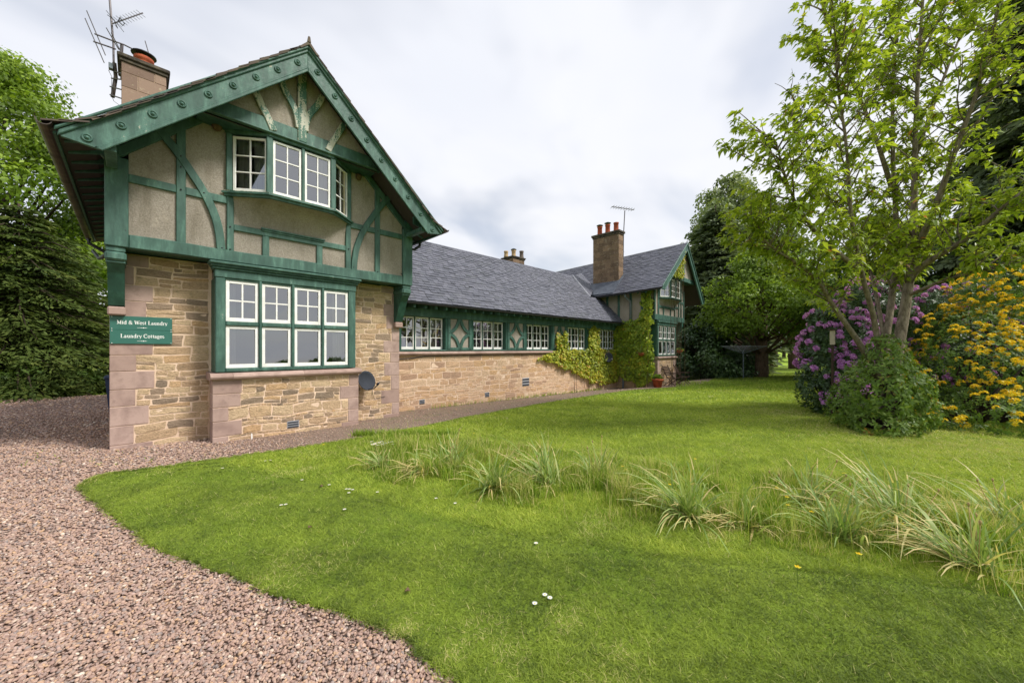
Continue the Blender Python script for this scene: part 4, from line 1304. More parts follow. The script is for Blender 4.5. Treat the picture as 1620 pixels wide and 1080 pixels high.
# ================================================================== GROUND
def field_mat():
    b = NB('field_grass', .9, .15)
    n1 = b.noise(.5, 4, .6); n2 = b.noise(6, 5, .7); n3 = b.noise(60, 3, .7)
    c = b.mix(b.rng(n1, .3, .7, 0, 1), L(.22, .33, .03), L(.30, .41, .042))
    c = b.mix(b.rng(n2, .4, .75, 0, .6), c, L(.08, .17, .014))
    c = b.mix(b.rng(n3, .55, .8, 0, .5), c, L(.26, .32, .06))
    b.col(c); b.bump(b.math('ADD', n3, n2), .8, .03)
field_mat()
b = NB('lawn_soil', .95, .1)
n1 = b.noise(1.3, 5, .65); n3 = b.noise(95, 4, .75)
c = b.mix(b.rng(n1, .35, .65, 0, 1), L(.15, .23, .024), L(.22, .29, .036))
c = b.mix(b.rng(n3, .45, .7, 0, .7), c, L(.08, .12, .016)); b.col(c); b.bump(n3, .9, .015)
def gravel_mat(name, sc):
    b = NB(name, .85, .25)
    vc = b.vor(sc, None, 'F1', 'Color'); vd = b.vor(sc, None, 'F1', 'Distance')
    sp = b.n('ShaderNodeSeparateColor'); b.l(vc, sp.inputs[0])
    c = b.ramp(sp.outputs[0], [(0, hexc(140, 112, 100)), (.3, hexc(164, 136, 122)), (.5, hexc(136, 118, 112)), (.7, hexc(174, 146, 126)), (.85, hexc(118, 106, 102)), (1, hexc(194, 174, 152))])
    c = b.mix(b.rng(vd, .35, .62, 0, .75), c, hexc(70, 54, 46))
    # trodden earth and weeds on the strip beside the house
    sx = b.n('ShaderNodeSeparateXYZ'); b.l(b.geo.outputs['Position'], sx.inputs[0])
    path = b.math('MULTIPLY', b.rng(sx.outputs[0], .6, 4.5, 0, 1), b.rng(b.noise(2.2, 4, .6), .3, .65, .35, 1))
    c = b.mix(path, c, b.mix(b.rng(b.noise(22, 5, .7), .35, .65, 0, 1), hexc(108, 94, 80), hexc(150, 134, 116)))
    c = b.mix(b.rng(b.math('MULTIPLY', path, b.noise(5, 5, .7)), .42, .6, 0, .6), c, L(.11, .14, .035))
    b.col(c); b.bump(vd, .8, .02)
    b.t.nodes[-1].invert = True if hasattr(b.t.nodes[-1], 'invert') else False
gravel_mat('gravel_ground', 42)

def sheet(name, xs, ys, dz, mat):
    X, Y = np.meshgrid(xs, ys)
    Z = zg(X, Y) + dz
    V = np.stack([X, Y, Z], -1).reshape(-1, 3)
    nx, ny = len(xs), len(ys)
    i, j = np.meshgrid(np.arange(nx - 1), np.arange(ny - 1))
    a = (j * nx + i).ravel()
    Fc = np.stack([a, a + 1, a + nx + 1, a + nx], -1)
    o = link(name, npmesh(name, V, Fc, None, mat), None)
    o['kind'] = 'structure'
    return o
far_ax = [-1500, -700, -300, -120, -60]
xs = np.array(far_ax + list(np.arange(-30, 60, 2.0)) + [60, 100, 200, 400, 800, 1500])
ys = np.array(far_ax + list(np.arange(-40, 30, 1.0)) + [30, 60, 120, 300, 700, 1500])
sheet('ground', xs, ys, -.06, 'field_grass')
sheet('gravel_drive', np.arange(-16, 26.1, .5), np.arange(-14, 11.01, .25), 0.0, 'gravel_ground')

# edge of the lawn, from behind the camera round the tip and along the house
edge_px = [(715, 1080), (640, 1015), (560, 975), (400, 930), (270, 880), (215, 850), (165, 805), (140, 785), (132, 770), (150, 758), (180, 752), (300, 735), (450, 714), (560, 697), (640, 681), (760, 656), (900, 632), (1000, 617)]
edge = [(1.75, -13.0), (1.6, -9.6), (1.52, -8.4)] + [tuple(pG(*p)[:2]) for p in edge_px]
edge += [(16.2, -2.0), (18.5, -2.35), (21.5, -2.4), (25, -1.6), (32, -1.4), (45, -1.4)]
def chaikin(pts, n):
    for _ in range(n):
        q = [pts[0]]
        for a, c in zip(pts[:-1], pts[1:]):
            q += [(a[0] * .75 + c[0] * .25, a[1] * .75 + c[1] * .25), (a[0] * .25 + c[0] * .75, a[1] * .25 + c[1] * .75)]
        q.append(pts[-1]); pts = q
    return pts
edge = np.array(chaikin(edge, 3))
er = np.random.default_rng(2)
edge += er.normal(0, .010, edge.shape) + .035 * np.array([[noise.noise((a * 2.6, c * 2.6, 1)), noise.noise((a * 2.6, c * 2.6, 8))] for a, c in edge])
far_c = np.array([(14 + 46 * t, -46 + 44 * t) for t in np.linspace(0, 1, len(edge)) ** .8])
ts = np.concatenate([[0, .0004], np.linspace(.002, 1, 60) ** 2])
ts = np.unique(ts)
V = []
for k, t in enumerate(ts):
    P = edge * (1 - t) + far_c * t
    z = zg(P[:, 0], P[:, 1]) + (.004 if k == 0 else .03)
    V.append(np.stack([P[:, 0], P[:, 1], z], -1))
V = np.concatenate(V); n = len(edge)
i, j = np.meshgrid(np.arange(n - 1), np.arange(len(ts) - 1)); a = (j * n + i).ravel()
lawn = link('lawn', npmesh('lawn', V, np.stack([a, a + n, a + n + 1, a + 1], -1), None, 'lawn_soil'), None)
lawn['kind'] = 'structure'
lawn_poly = np.concatenate([edge, far_c[::-1]])
def inpoly(P, poly):
    x, y = P[:, 0], P[:, 1]; r = np.zeros(len(P), bool)
    x0, y0 = poly[-1]
    for x1, y1 in poly:
        c = ((y1 > y) != (y0 > y)) & (x < (x0 - x1) * (y - y1) / (y0 - y1 + 1e-12) + x1)
        r ^= c; x0, y0 = x1, y1
    return r
fwdv = np.array([math.cos(YAW), math.sin(YAW)]); rgtv = np.array([math.sin(YAW), -math.cos(YAW)])
def band(rng, z0, z1, dens, half=1.6):
    """random ground points in a slice of what lies before the house, z0..z1 metres ahead of the viewpoint"""
    n = int(dens * half * (z1 * z1 - z0 * z0))
    zf = np.sqrt(rng.random(n) * (z1 * z1 - z0 * z0) + z0 * z0)
    xr = (rng.random(n) * 2 - 1) * half * zf
    return np.array([CAM.x, CAM.y]) + zf[:, None] * fwdv + xr[:, None] * rgtv, zf, xr

def instancer(name, P, rot, scl, tint, idx, sources, kind='stuff'):
    """scatter small meshes over points with geometry nodes"""
    me = bpy.data.meshes.new(name)
    me.vertices.add(len(P)); me.vertices.foreach_set('co', np.asarray(P, np.float32).ravel())
    for nm, ty, dt in (('rot', 'FLOAT_VECTOR', rot), ('scl', 'FLOAT_VECTOR', scl), ('rnd', 'FLOAT', tint), ('pick', 'INT', idx)):
        at = me.attributes.new(nm, ty, 'POINT')
        dt = np.asarray(dt, np.int32 if ty == 'INT' else np.float32)
        at.data.foreach_set('vector' if ty == 'FLOAT_VECTOR' else 'value', dt.ravel())
    o = bpy.data.objects.new(name, me); COL.objects.link(o); o['kind'] = kind
    col = bpy.data.collections.new(name + '_pieces')
    for s in sources:
        col.objects.link(s)
    g = bpy.data.node_groups.new(name + '_scatter', 'GeometryNodeTree')
    g.interface.new_socket('Geometry', in_out='INPUT', socket_type='NodeSocketGeometry')
    g.interface.new_socket('Geometry', in_out='OUTPUT', socket_type='NodeSocketGeometry')
    N = g.nodes.new; Lk = g.links.new
    gi = N('NodeGroupInput'); go = N('NodeGroupOutput'); ip = N('GeometryNodeInstanceOnPoints'); ci = N('GeometryNodeCollectionInfo')
    ci.inputs['Collection'].default_value = col; ci.inputs['Separate Children'].default_value = True; ci.inputs['Reset Children'].default_value = True
    def na(nm, ty):
        x = N('GeometryNodeInputNamedAttribute'); x.data_type = ty; x.inputs[0].default_value = nm
        return x.outputs[0]
    Lk(gi.outputs[0], ip.inputs['Points']); Lk(ci.outputs[0], ip.inputs['Instance'])
    ip.inputs['Pick Instance'].default_value = True
    Lk(na('pick', 'INT'), ip.inputs['Instance Index']); Lk(na('rot', 'FLOAT_VECTOR'), ip.inputs['Rotation']); Lk(na('scl', 'FLOAT_VECTOR'), ip.inputs['Scale'])
    Lk(ip.outputs[0], go.inputs[0])
    md = o.modifiers.new('scatter', 'NODES'); md.node_group = g
    return o

# ---- pebbles
b = NB('pebble', .62, .35)
r = b.attr('rnd', 'INSTANCER')
c = b.ramp(r, [(0, hexc(142, 116, 106)), (.16, hexc(170, 142, 126)), (.3, hexc(150, 128, 118)), (.44, hexc(180, 150, 130)), (.56, hexc(158, 136, 126)), (.68, hexc(136, 126, 122)), (.78, hexc(188, 154, 120)), (.88, hexc(168, 142, 132)), (.96, hexc(192, 172, 154)), (1, hexc(208, 194, 178))])
n1 = b.noise(70, 4, .65)
c = b.mix(b.rng(n1, .45, .75, 0, .45), c, hexc(120, 94, 82)); b.col(c); b.bump(n1, .3, .003)
pr = random.Random(8)
peb = []
for k in range(7):
    bm = bmesh.new(); bmesh.ops.create_icosphere(bm, subdivisions=2, radius=1)
    sx, sy, sz = pr.uniform(.8, 1.35), pr.uniform(.65, 1.0), pr.uniform(.42, .7)
    for v in bm.verts:
        q = v.co + Vector((k * 3.1, 0, 0))
        v.co *= 1 + .22 * noise.noise(q * .9) + .08 * noise.noise(q * 2.3)
        v.co = Vector((v.co.x * sx, v.co.y * sy, v.co.z * sz))
    me = bpy.data.meshes.new('pebble'); bm.to_mesh(me); bm.free()
    me.polygons.foreach_set('use_smooth', np.ones(len(me.polygons), bool)); me.materials.append(M['pebble'])
    peb.append(bpy.data.objects.new('pebble', me))
rng = np.random.default_rng(4)
PP = []; SS = []
house = np.array([(-.02, -.02), (1.25, -.02), (1.25, -.52), (3.84, -.52), (3.84, -.02), (5.11, -.02), (5.11, .69), (17.6, .69), (17.6, 8), (-.02, 8)])
for (z0, z1, dens, sc) in ((1.1, 2.2, 6500, .0102), (2.2, 3.2, 4600, .0108), (3.2, 4.6, 2600, .0122), (4.6, 6.8, 1200, .015), (6.8, 10, 450, .018), (10, 18, 90, .026)):
    P, zf, xr = band(rng, z0, z1, dens)
    P = P[xr < .9 * zf]
    P = P[~inpoly(P, lawn_poly) & ~inpoly(P, house)]
    P = P[(P[:, 1] < 10.8) & (P[:, 0] < 17) & (P[:, 0] > -15)]
    # the strip beside the house is trodden earth with few loose stones
    w_ = sstep(.4, 3.2, P[:, 0]) * sstep(-3, -1.8, P[:, 1])
    keep = rng.random(len(P)) > w_ * .7
    P = P[keep]; w_ = w_[keep]
    PP.append(P); SS.append(sc * (.62 + .75 * rng.random(len(P)) ** 1.4) * (1 - .35 * w_))
P = np.concatenate(PP); S = np.concatenate(SS); n = len(P)
Z = zg(P[:, 0], P[:, 1]) + rng.random(n) * .014 + .002
sc3 = np.stack([S, S, S], -1)
rot = np.stack([rng.normal(0, .45, n), rng.normal(0, .45, n), rng.random(n) * 6.283], -1)
print('pebbles', n)
instancer('gravel', np.column_stack([P, Z]), rot, sc3, rng.random(n), rng.integers(0, 7, n), peb)

# ---- grass: blades as one mesh each, finer close by
_tab = np.random.default_rng(99).random((256, 256)).astype(np.float32)
def vn(P, sc, o=0.0):
    """smooth value noise, about -1..1, over ground points"""
    q = P * sc + o * 17.31
    f0 = np.floor(q).astype(int); t = q - f0; t = t * t * (3 - 2 * t)
    g = lambda a, c: _tab[(f0[:, 0] + a) & 255, (f0[:, 1] + c) & 255]
    x0 = g(0, 0) * (1 - t[:, 0]) + g(1, 0) * t[:, 0]; x1 = g(0, 1) * (1 - t[:, 0]) + g(1, 1) * t[:, 0]
    return (x0 * (1 - t[:, 1]) + x1 * t[:, 1]) * 2 - 1
def fbm(P, sc, o=0.0):
    return .55 * vn(P, sc, o) + .3 * vn(P, sc * 2.1, o + 3) + .15 * vn(P, sc * 4.3, o + 6)
def blades(rng, P, z, h, w_, lean, tone, seg=1):
    n = len(P); a = rng.random(n) * 6.283; la = rng.random(n) * 6.283
    B = np.column_stack([P, z]); sd = np.stack([np.cos(a), np.sin(a), np.zeros(n)], -1) * (w_ / 2)[:, None]
    ld = np.stack([np.cos(la), np.sin(la), np.zeros(n)], -1) * (lean * h)[:, None]
    up = np.array([0, 0, 1.0])
    if seg == 1:
        V = np.stack([B - sd, B + sd, B + ld + up * h[:, None]], 1).reshape(-1, 3)
        F = np.arange(3 * n).reshape(-1, 3); return V, F, tone
    M1 = B + ld * .28 + up * (h * .55)[:, None]; T1 = B + ld + up * (h * (1 - .22 * lean))[:, None]
    V = np.stack([B - sd, B + sd, M1 + sd * .8, M1 - sd * .8, T1], 1).reshape(-1, 3)
    k = (np.arange(n) * 5)[:, None]
    F = np.concatenate([k + np.array([[0, 1, 2]]), k + np.array([[0, 2, 3]]), k + np.array([[3, 2, 4]])], 1).reshape(-1, 3)
    return V, F, np.repeat(tone, 3)
rough_px_top = [(545, 728), (575, 700), (620, 686), (700, 694), (850, 710), (1000, 732), (1300, 758), (1620, 792), (1900, 830)]
rough_px_bot = [(1900, 1040), (1620, 960), (1400, 905), (1200, 868), (1000, 838), (850, 812), (700, 788), (600, 764), (550, 745)]
rough = np.array([tuple(pG(*p)[:2]) for p in rough_px_top + rough_px_bot])
lead_edge = np.array([tuple(pG(*p)[:2]) for p in [(340, 738), (440, 760), (560, 792), (700, 830), (850, 862), (1000, 885), (1200, 905), (1400, 925), (1620, 950)]])
def dist_line(P, ln):
    d = np.full(len(P), 1e9)
    for a, c in zip(ln[:-1], ln[1:]):
        e = c - a; t = np.clip(((P - a) @ e) / (e @ e), 0, 1)
        d = np.minimum(d, np.linalg.norm(P - (a + t[:, None] * e), axis=1))
    return d
rng = np.random.default_rng(6)
zone = np.concatenate([lead_edge, np.array([tuple(pG(*p)[:2]) for p in [(1900, 1000), (1900, 600), (1300, 600), (900, 633), (640, 683), (450, 716)]])])
bare = [(tuple(pG(960, 826)[:2]), .38, .14), (tuple(pG(1140, 850)[:2]), .3, .12), (tuple(pG(640, 1000)[:2]), .10, .08), (tuple(pG(900, 985)[:2]), .13, .09), (tuple(pG(980, 1050)[:2]), .13, .08), (tuple(pG(460, 752)[:2]), .3, .12), (tuple(pG(720, 1040)[:2]), .09, .07), (tuple(pG(1450, 690)[:2]), 2.2, .8), (tuple(pG(1240, 655)[:2]), 1.0, .5)]
VV, FF, RR = [], [], []; off = 0
for (z0, z1, dens, hs, ws) in ((1.1, 2.0, 24000, 1, 1), (2.0, 3.0, 15000, 1, 1.05), (3.0, 4.5, 8500, 1.05, 1.25), (4.5, 7, 4200, 1.1, 1.7), (7, 12, 1500, 1.3, 2.9), (12, 28, 280, 1.8, 6.5)):
    P, zf, xr = band(rng, z0, z1, dens)
    P = P[inpoly(P, lawn_poly)]
    if z0 < 7:                                   # thicker fringe hanging over the gravel
        sg_ = edge[(np.abs((edge - np.array([CAM.x, CAM.y])) @ fwdv - (z0 + z1) / 2) < (z1 - z0) / 2)]
        if len(sg_):
            k_ = int(len(sg_) * 90)
            P = np.concatenate([P, sg_[rng.integers(0, len(sg_), k_)] + rng.normal(0, .022, (k_, 2))])
    n = len(P)
    bright = inpoly(P, zone).astype(float)               # the less closely mown part
    line = np.exp(-(dist_line(P, lead_edge) / (.05 + .04 * (1 + vn(P, 2.5, 4)))) ** 2)
    mow = .5 + .5 * np.sin((P[:, 0] * .55 + P[:, 1] * 1.0) * 5.2 + 1.2 * vn(P, .6, 2))
    t = .29 + .36 * bright + .17 * fbm(P, .7) + .27 * fbm(P, 3.0, 7) + .16 * vn(P, 14, 3) + .08 * (mow - .5) + rng.normal(0, .15, n) - .42 * line
    t = np.clip(t, .0, .9)
    dry = np.zeros(n)
    for (c, rx_, ry_) in bare:
        d2 = (((P - np.array(c)) / np.array([rx_, ry_ if rx_ < 1 else rx_])) ** 2).sum(1)
        dry = np.maximum(dry, np.exp(-d2 * 1.3))
    dry = np.clip(dry * (.75 + .6 * vn(P, 9, 5)), 0, 1) * .75 + .16 * (fbm(P, 1.3, 21) > .36)
    isdry = rng.random(n) < dry; t[isdry] = rng.uniform(.93, 1.0, isdry.sum())
    t[rng.random(n) < .02] = .97
    h = (.013 + .018 * rng.random(n)) * hs * (1 + .5 * bright - .45 * line) * (1 + .35 * fbm(P, 2.6, 7)) * (1 - .5 * dry)
    w_ = (.0034 + .0028 * rng.random(n)) * ws
    V, F, r_ = blades(rng, P, zg(P[:, 0], P[:, 1]) + .026, h, w_, .7 + 1.7 * rng.random(n), t)
    VV.append(V); FF.append(F + off); RR.append(r_); off += len(V)
V, F, r_ = np.concatenate(VV), np.concatenate(FF), np.concatenate(RR)
print('lawn blades', len(F))
lg = link('lawn_grass', npmesh('lawn_grass', V, F, r_, 'grass_mown', 3), None, kind='stuff')

lo, hi = rough.min(0), rough.max(0)
P = lo + rng.random((620000, 2)) * (hi - lo)
P = P[inpoly(P, rough)]
zf = (P - np.array([CAM.x, CAM.y])) @ fwdv
P = P[rng.random(len(P)) < .16 + .84 * sstep(9, 3, zf)]
P = P[rng.random(len(P)) < np.clip(.30 + 1.8 * fbm(P, 2.6, 5), .05, 1)]
n = len(P); dB = dist_line(P, rough)
h = (.05 + .16 * rng.random(n) ** 1.4) * (.35 + .65 * sstep(0, .6, dB)) * (1 + 1.1 * fbm(P, 2.1, 9))
zf = (P - np.array([CAM.x, CAM.y])) @ fwdv
t = np.clip(.42 + .28 * fbm(P, 2.2, 2) + rng.normal(0, .17, n), 0, .88)
st = rng.random(n) < .15 + .18 * (fbm(P, 1.8, 12) > .15); t[st] = rng.uniform(.9, 1, st.sum()); h[st] *= 1.25
V, F, r_ = blades(rng, P, zg(P[:, 0], P[:, 1]) + .02, h, (.0035 + .0035 * rng.random(n)) * (1 + .12 * np.maximum(zf - 3, 0)), .15 + .75 * rng.random(n) ** 1.5, t, 2)
ns_ = 1500; ix = rng.integers(0, n, ns_); Ps = P[ix] + rng.normal(0, .05, (ns_, 2))
V2, F2, r2 = blades(rng, Ps, zg(Ps[:, 0], Ps[:, 1]) + .02, .26 + .26 * rng.random(ns_), np.full(ns_, .0035), .1 + .5 * rng.random(ns_), rng.uniform(.86, 1, ns_), 2)
V, F, r_ = np.concatenate([V, V2]), np.concatenate([F, F2 + len(V)]), np.concatenate([r_, r2])
print('long blades', n)
link('long_grass', npmesh('long_grass', V, F, r_, 'grass_long', 3), None, kind='stuff')
# longer grass and weeds at the foot of the far lawn and along the wing
P = np.concatenate([np.array([tuple(pG(px, 604 + er.random() * 14)[:2]) for px in er.uniform(1070, 1290, 5000)]), np.array([(er.uniform(6.5, 16), er.uniform(.5, .68)) for _ in range(500)]), np.array([tuple(pG(er.uniform(560, 720), 689)[:2]) for _ in range(1500)]) + er.normal(0, .06, (1500, 2)), np.array([tuple(pG(px, 738 + .0 * px - abs(er.normal(0, 12)))[:2]) for px in er.choice([40, 62, 95, 150, 190, 240, 300, 330, 400, 520], 160) + er.normal(0, 7, 160)])])
n = len(P)
V, F, r_ = blades(er, P, zg(P[:, 0], P[:, 1]), (.06 + .12 * er.random(n)) * np.where(np.arange(n) >= 7000, .35, 1), .009 + .012 * er.random(n) * (P[:, 0] > 10), .2 + .7 * er.random(n), np.clip(.4 + er.normal(0, .17, n), 0, .9), 2)
link('rough_grass', npmesh('rough_grass', V, F, r_, 'grass_long', 3), None, kind='stuff')

# ================================================================== PLANTS
def unit(v):
    return v / np.maximum(np.linalg.norm(v, axis=-1, keepdims=True), 1e-9)
def leaves(P, ax, nrm, ln, wd, rnd, fold=.0, droop=.0):
    """many leaves: four-cornered blades (2 triangles) or, with droop, six-cornered ones (4 triangles)"""
    ax = unit(ax); sd = unit(np.cross(nrm, ax)); up = np.cross(ax, sd)
    ln = np.asarray(ln).reshape(-1, 1); wd = np.asarray(wd).reshape(-1, 1); n = len(P)
    if droop:
        b0 = P; l1 = P + ax * ln * .38 + sd * wd * .5 + up * ln * .05; r1 = P + ax * ln * .38 - sd * wd * .5 + up * ln * .05
        m1 = P + ax * ln * .42 - up * wd * fold
        tip = P + ax * ln - up * ln * droop
        V = np.stack([b0, l1, tip, r1, m1], 1).reshape(-1, 3)
        k = (np.arange(n) * 5)[:, None]
        F = np.concatenate([k + np.array([[0, 4, 1]]), k + np.array([[1, 4, 2]]), k + np.array([[2, 4, 3]]), k + np.array([[3, 4, 0]])], 1).reshape(-1, 3)
        return V, F, np.repeat(rnd, 4), 3
    b0 = P; l1 = P + ax * ln * .5 + sd * wd * .5 + up * fold * wd; r1 = P + ax * ln * .5 - sd * wd * .5 + up * fold * wd; tip = P + ax * ln
    V = np.stack([b0, r1, tip, l1], 1).reshape(-1, 3)
    F = (np.arange(n) * 4)[:, None] + np.arange(4)[None]
    return V, F, rnd, 4
def leaf_obj(name, data, mat, parent, kind=None):
    V, F, r, fn = data
    return link(name, npmesh(name, V, F, r, mat, fn), None, parent, kind=kind)
def rdir(rng, n):
    return unit(rng.normal(size=(n, 3)))

def tapered(m, pts, r0, r1, n=7):
    k = len(pts)
    m.tube(pts, [r0 + (r1 - r0) * i / (k - 1) for i in range(k)], n)

def crooked(rng, p, d, length, steps, wig, up=0.0):
    pts = [Vector(p)]; d = Vector(d).normalized()
    for _ in range(steps):
        d = (d + Vector((rng.uniform(-wig, wig), rng.uniform(-wig, wig), rng.uniform(-wig, wig) + up))).normalized()
        pts.append(pts[-1] + d * length / steps)
    return pts, d

def broadleaf(name, label, base, height, rx, crown0, mat, barkm, seed, nleaf=16000, leaf=.3, lumps=70, group=None, trunk=.35, lean=(0, 0), hollow=.55, squash=1.0):
    rng = random.Random(seed); nr = np.random.default_rng(seed)
    base = Vector(base)
    t = thing(name, label, 'tree', base, group)
    m = MB()
    top = base + Vector((lean[0], lean[1], height))
    cz0 = base.z + crown0; ch = height - crown0
    stem, d = crooked(rng, base - Vector((0, 0, .3)), (lean[0] * .1, lean[1] * .1, 1), crown0 + ch * .45, 6, .07)
    tapered(m, stem, trunk, trunk * .55, 9)
    cen = []
    for k in range(lumps):
        a = rng.random() * 6.283; v = rng.random()
        # crown profile: widest a third of the way up
        h = v
        prof = math.sin(math.pi * min(1, (h * .86 + .14)) ** .8) ** .7
        rr = rx * prof * rng.uniform(hollow, 1.0)
        c = Vector((base.x + lean[0] * h + rr * math.cos(a), base.y + lean[1] * h + rr * math.sin(a), cz0 + ch * h))
        cen.append((c, rx * rng.uniform(.2, .36) * (1.1 - .35 * h)))
        if k % 2 == 0:
            s = stem[min(len(stem) - 1, 2 + int(h * 4))]
            mid = (s + c) / 2 + Vector((rng.uniform(-.4, .4), rng.uniform(-.4, .4), -.06 * rx))
            tapered(m, [s, mid, c], trunk * .22, .03, 5)
    ob('trunk', m, barkm, t, smooth=True)
    w_ = np.array([r * r for _, r in cen]); cnt = np.maximum(20, (nleaf * w_ / w_.sum()).astype(int))
    PP, NN, RR = [], [], []
    for (c, r), n in zip(cen, cnt):
        dv_ = rdir(nr, n); rad_ = r * (nr.random(n) ** .45)[:, None]
        P = np.array(c) + dv_ * rad_ * np.array([1, 1, .72 * squash])
        PP.append(P); NN.append(unit(dv_ + np.array([0, 0, .5]) + nr.normal(0, .5, (n, 3))))
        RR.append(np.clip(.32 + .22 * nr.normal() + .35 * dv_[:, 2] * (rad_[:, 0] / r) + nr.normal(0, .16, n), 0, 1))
    P = np.concatenate(PP); Nn = np.concatenate(NN); R_ = np.concatenate(RR)
    ax = unit(np.cross(Nn, rdir(nr, len(P))) + np.array([0, 0, -.35]))
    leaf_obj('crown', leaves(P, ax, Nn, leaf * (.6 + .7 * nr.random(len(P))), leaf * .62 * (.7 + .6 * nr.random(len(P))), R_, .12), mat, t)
    return t

def conifer(name, label, base, height, rx, mat, seed, whorls=26, per=11, spray=.28, group=None, droop=.35, low=.3, barkm='bark_dark', dens=1.0, pw=.9):
    """trunk with whorls of drooping boughs that carry flat sprays"""
    rng = random.Random(seed); nr = np.random.default_rng(seed)
    base = Vector(base); t = thing(name, label, 'tree', base, group)
    m = MB(); tapered(m, [base - Vector((0, 0, .3)), base + Vector((0, 0, height * .5)), base + Vector((0, 0, height))], .03 * height * .6 + .08, .03, 7)
    PP, AA, RR, LL = [], [], [], []
    for k in range(whorls):
        f = k / whorls
        z = base.z + low + (height - low) * f
        L_ = rx * (1 - f) ** pw * rng.uniform(.8, 1.1) + .25
        for j in range(max(4, int(per * (1 - f * .4)))):
            a = rng.random() * 6.283; l_ = L_ * rng.uniform(.7, 1.1)
            d = np.array([math.cos(a), math.sin(a), 0.0]); sd = np.array([-d[1], d[0], 0.0])
            nseg = max(6, int(l_ / spray * 5.5 * dens))
            s = np.sort(nr.random(nseg)) ** .75
            zc = .18 * l_ * s - droop * l_ * s ** 2
            tone = .35 + rng.gauss(0, .14)
            for q in (-1, 1, 0):
                ww = np.abs(q) * (.12 + .32 * (1 - s)) * l_ * nr.random(nseg)
                P = np.array([base.x, base.y, z]) + d * (s * l_)[:, None] + sd * (q * ww)[:, None] + np.array([0, 0, 1.0]) * (zc - ww * .25)[:, None]
                A = unit(d * .8 + sd * q * nr.uniform(.3, .9, (nseg, 1)) + np.array([0, 0, -droop * 1.0]) + nr.normal(0, .18, (nseg, 3)))
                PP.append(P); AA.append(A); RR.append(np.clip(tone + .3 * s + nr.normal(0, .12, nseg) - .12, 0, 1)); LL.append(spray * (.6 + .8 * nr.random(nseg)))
            if j % 2 == 0:
                tapered(m, [Vector((base.x, base.y, z)), Vector((base.x, base.y, z)) + Vector(d) * l_ * .5 + Vector((0, 0, .05 * l_)), Vector((base.x, base.y, z)) + Vector(d) * l_ * .92 + Vector((0, 0, (.165 - .85 * droop) * l_))], .02 + .012 * l_, .008, 4)
    ob('trunk', m, barkm, t, smooth=True)
    P = np.concatenate(PP); A = np.concatenate(AA); R_ = np.concatenate(RR); Ls = np.concatenate(LL)
    Nn = unit(np.array([0, 0, .7]) + A * np.array([.5, .5, 0]) + nr.normal(0, .75, A.shape))
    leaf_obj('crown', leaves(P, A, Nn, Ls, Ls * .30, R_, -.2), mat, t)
    return t

def pos_at(px, depth):
    p = pD(px, 552, depth); return (p.x, p.y, zgf(p.x, p.y))
# ---- left of the house
broadleaf('tall_tree', 'tall bright green broadleaf tree rising behind the left roof eave', pos_at(-25, 21.5), 18.8, 6.6, 4.6, 'leaf_lime', 'bark_dark', 3, 76000, .25, 150, trunk=.5, lean=(.3, .6))
conifer('spruce_tree', 'big drooping spruce tree at the left edge below the bright green tree', pos_at(30, 13.6), 6.9, 4.1, 'leaf_spruce', 5, 32, 14, .19, dens=.95, low=.15, pw=.62)
conifer('spruce_tree', 'smaller spruce tree between the big spruce and the house corner', pos_at(100, 16.0), 6.0, 2.6, 'leaf_spruce', 6, 26, 11, .19, dens=.9, low=.1, pw=.7)
broadleaf('shrub', 'loose olive green shrub just left of the green sign', pos_at(172, 18.5), 3.4, 2.0, .1, 'leaf_bush', 'bark_brown', 8, 5000, .16, 34, trunk=.07)
broadleaf('shrub', 'low dark green shrub under the spruces by the gravel', pos_at(70, 13.2), 1.15, 1.7, .05, 'leaf_mid', 'bark_brown', 9, 5000, .12, 34, trunk=.05)
broadleaf('tree', 'thin leafy tree showing sky gaps behind the sign corner', pos_at(150, 27), 11.5, 4.2, 2.0, 'leaf_mid', 'bark_dark', 10, 9000, .26, 60, trunk=.22)
# ---- right, beyond the far cottage
conifer('fir_tree', 'tall dark grey-green conifer right behind the far gable', pos_at(1132, 29), 13.2, 4.6, 'leaf_fir', 11, 40, 13, .5, dens=1.15, droop=.28, low=.6, pw=.75)
broadleaf('parkland_tree', 'olive green broadleaf tree topping the dark conifer behind the far gable', pos_at(1158, 37), 19.0, 6.2, 4.0, 'leaf_grey', 'bark_dark', 12, 30000, .34, 90, trunk=.45)
broadleaf('dark_shrub', 'dense dark evergreen shrub at the foot of the conifer', pos_at(1110, 25.5), 3.6, 3.1, .05, 'leaf_rhodo', 'bark_dark', 13, 14000, .2, 60, trunk=.12)
broadleaf('dark_shrub', 'dark evergreen shrub behind the rotary clothes line', pos_at(1158, 25), 1.6, 1.25, .05, 'leaf_rhodo', 'bark_dark', 14, 7000, .18, 40, trunk=.1)
broadleaf('lime_tree', 'round-headed green tree on thick trunk right of the clothes line', pos_at(1203, 24), 8.0, 3.6, 2.7, 'leaf_lime', 'bark_brown', 15, 20000, .2, 80, trunk=.42)
broadleaf('parkland_tree', 'dark parkland tree, left of the two thin trunks on the distant grass', pos_at(1224, 38), 10.5, 4.4, 4.2, 'leaf_mid', 'bark_brown', 16, 11000, .3, 60, trunk=.4)
broadleaf('parkland_tree', 'dark parkland tree, right of the two thin trunks on the distant grass', pos_at(1256, 34), 11.5, 4.6, 4.2, 'leaf_mid', 'bark_brown', 17, 12000, .3, 60, trunk=.42)
broadleaf('parkland_tree', 'dark tree directly behind the purple rhododendron', pos_at(1385, 19), 8.4, 2.9, .8, 'leaf_mid', 'bark_dark', 18, 14000, .22, 70, trunk=.3)
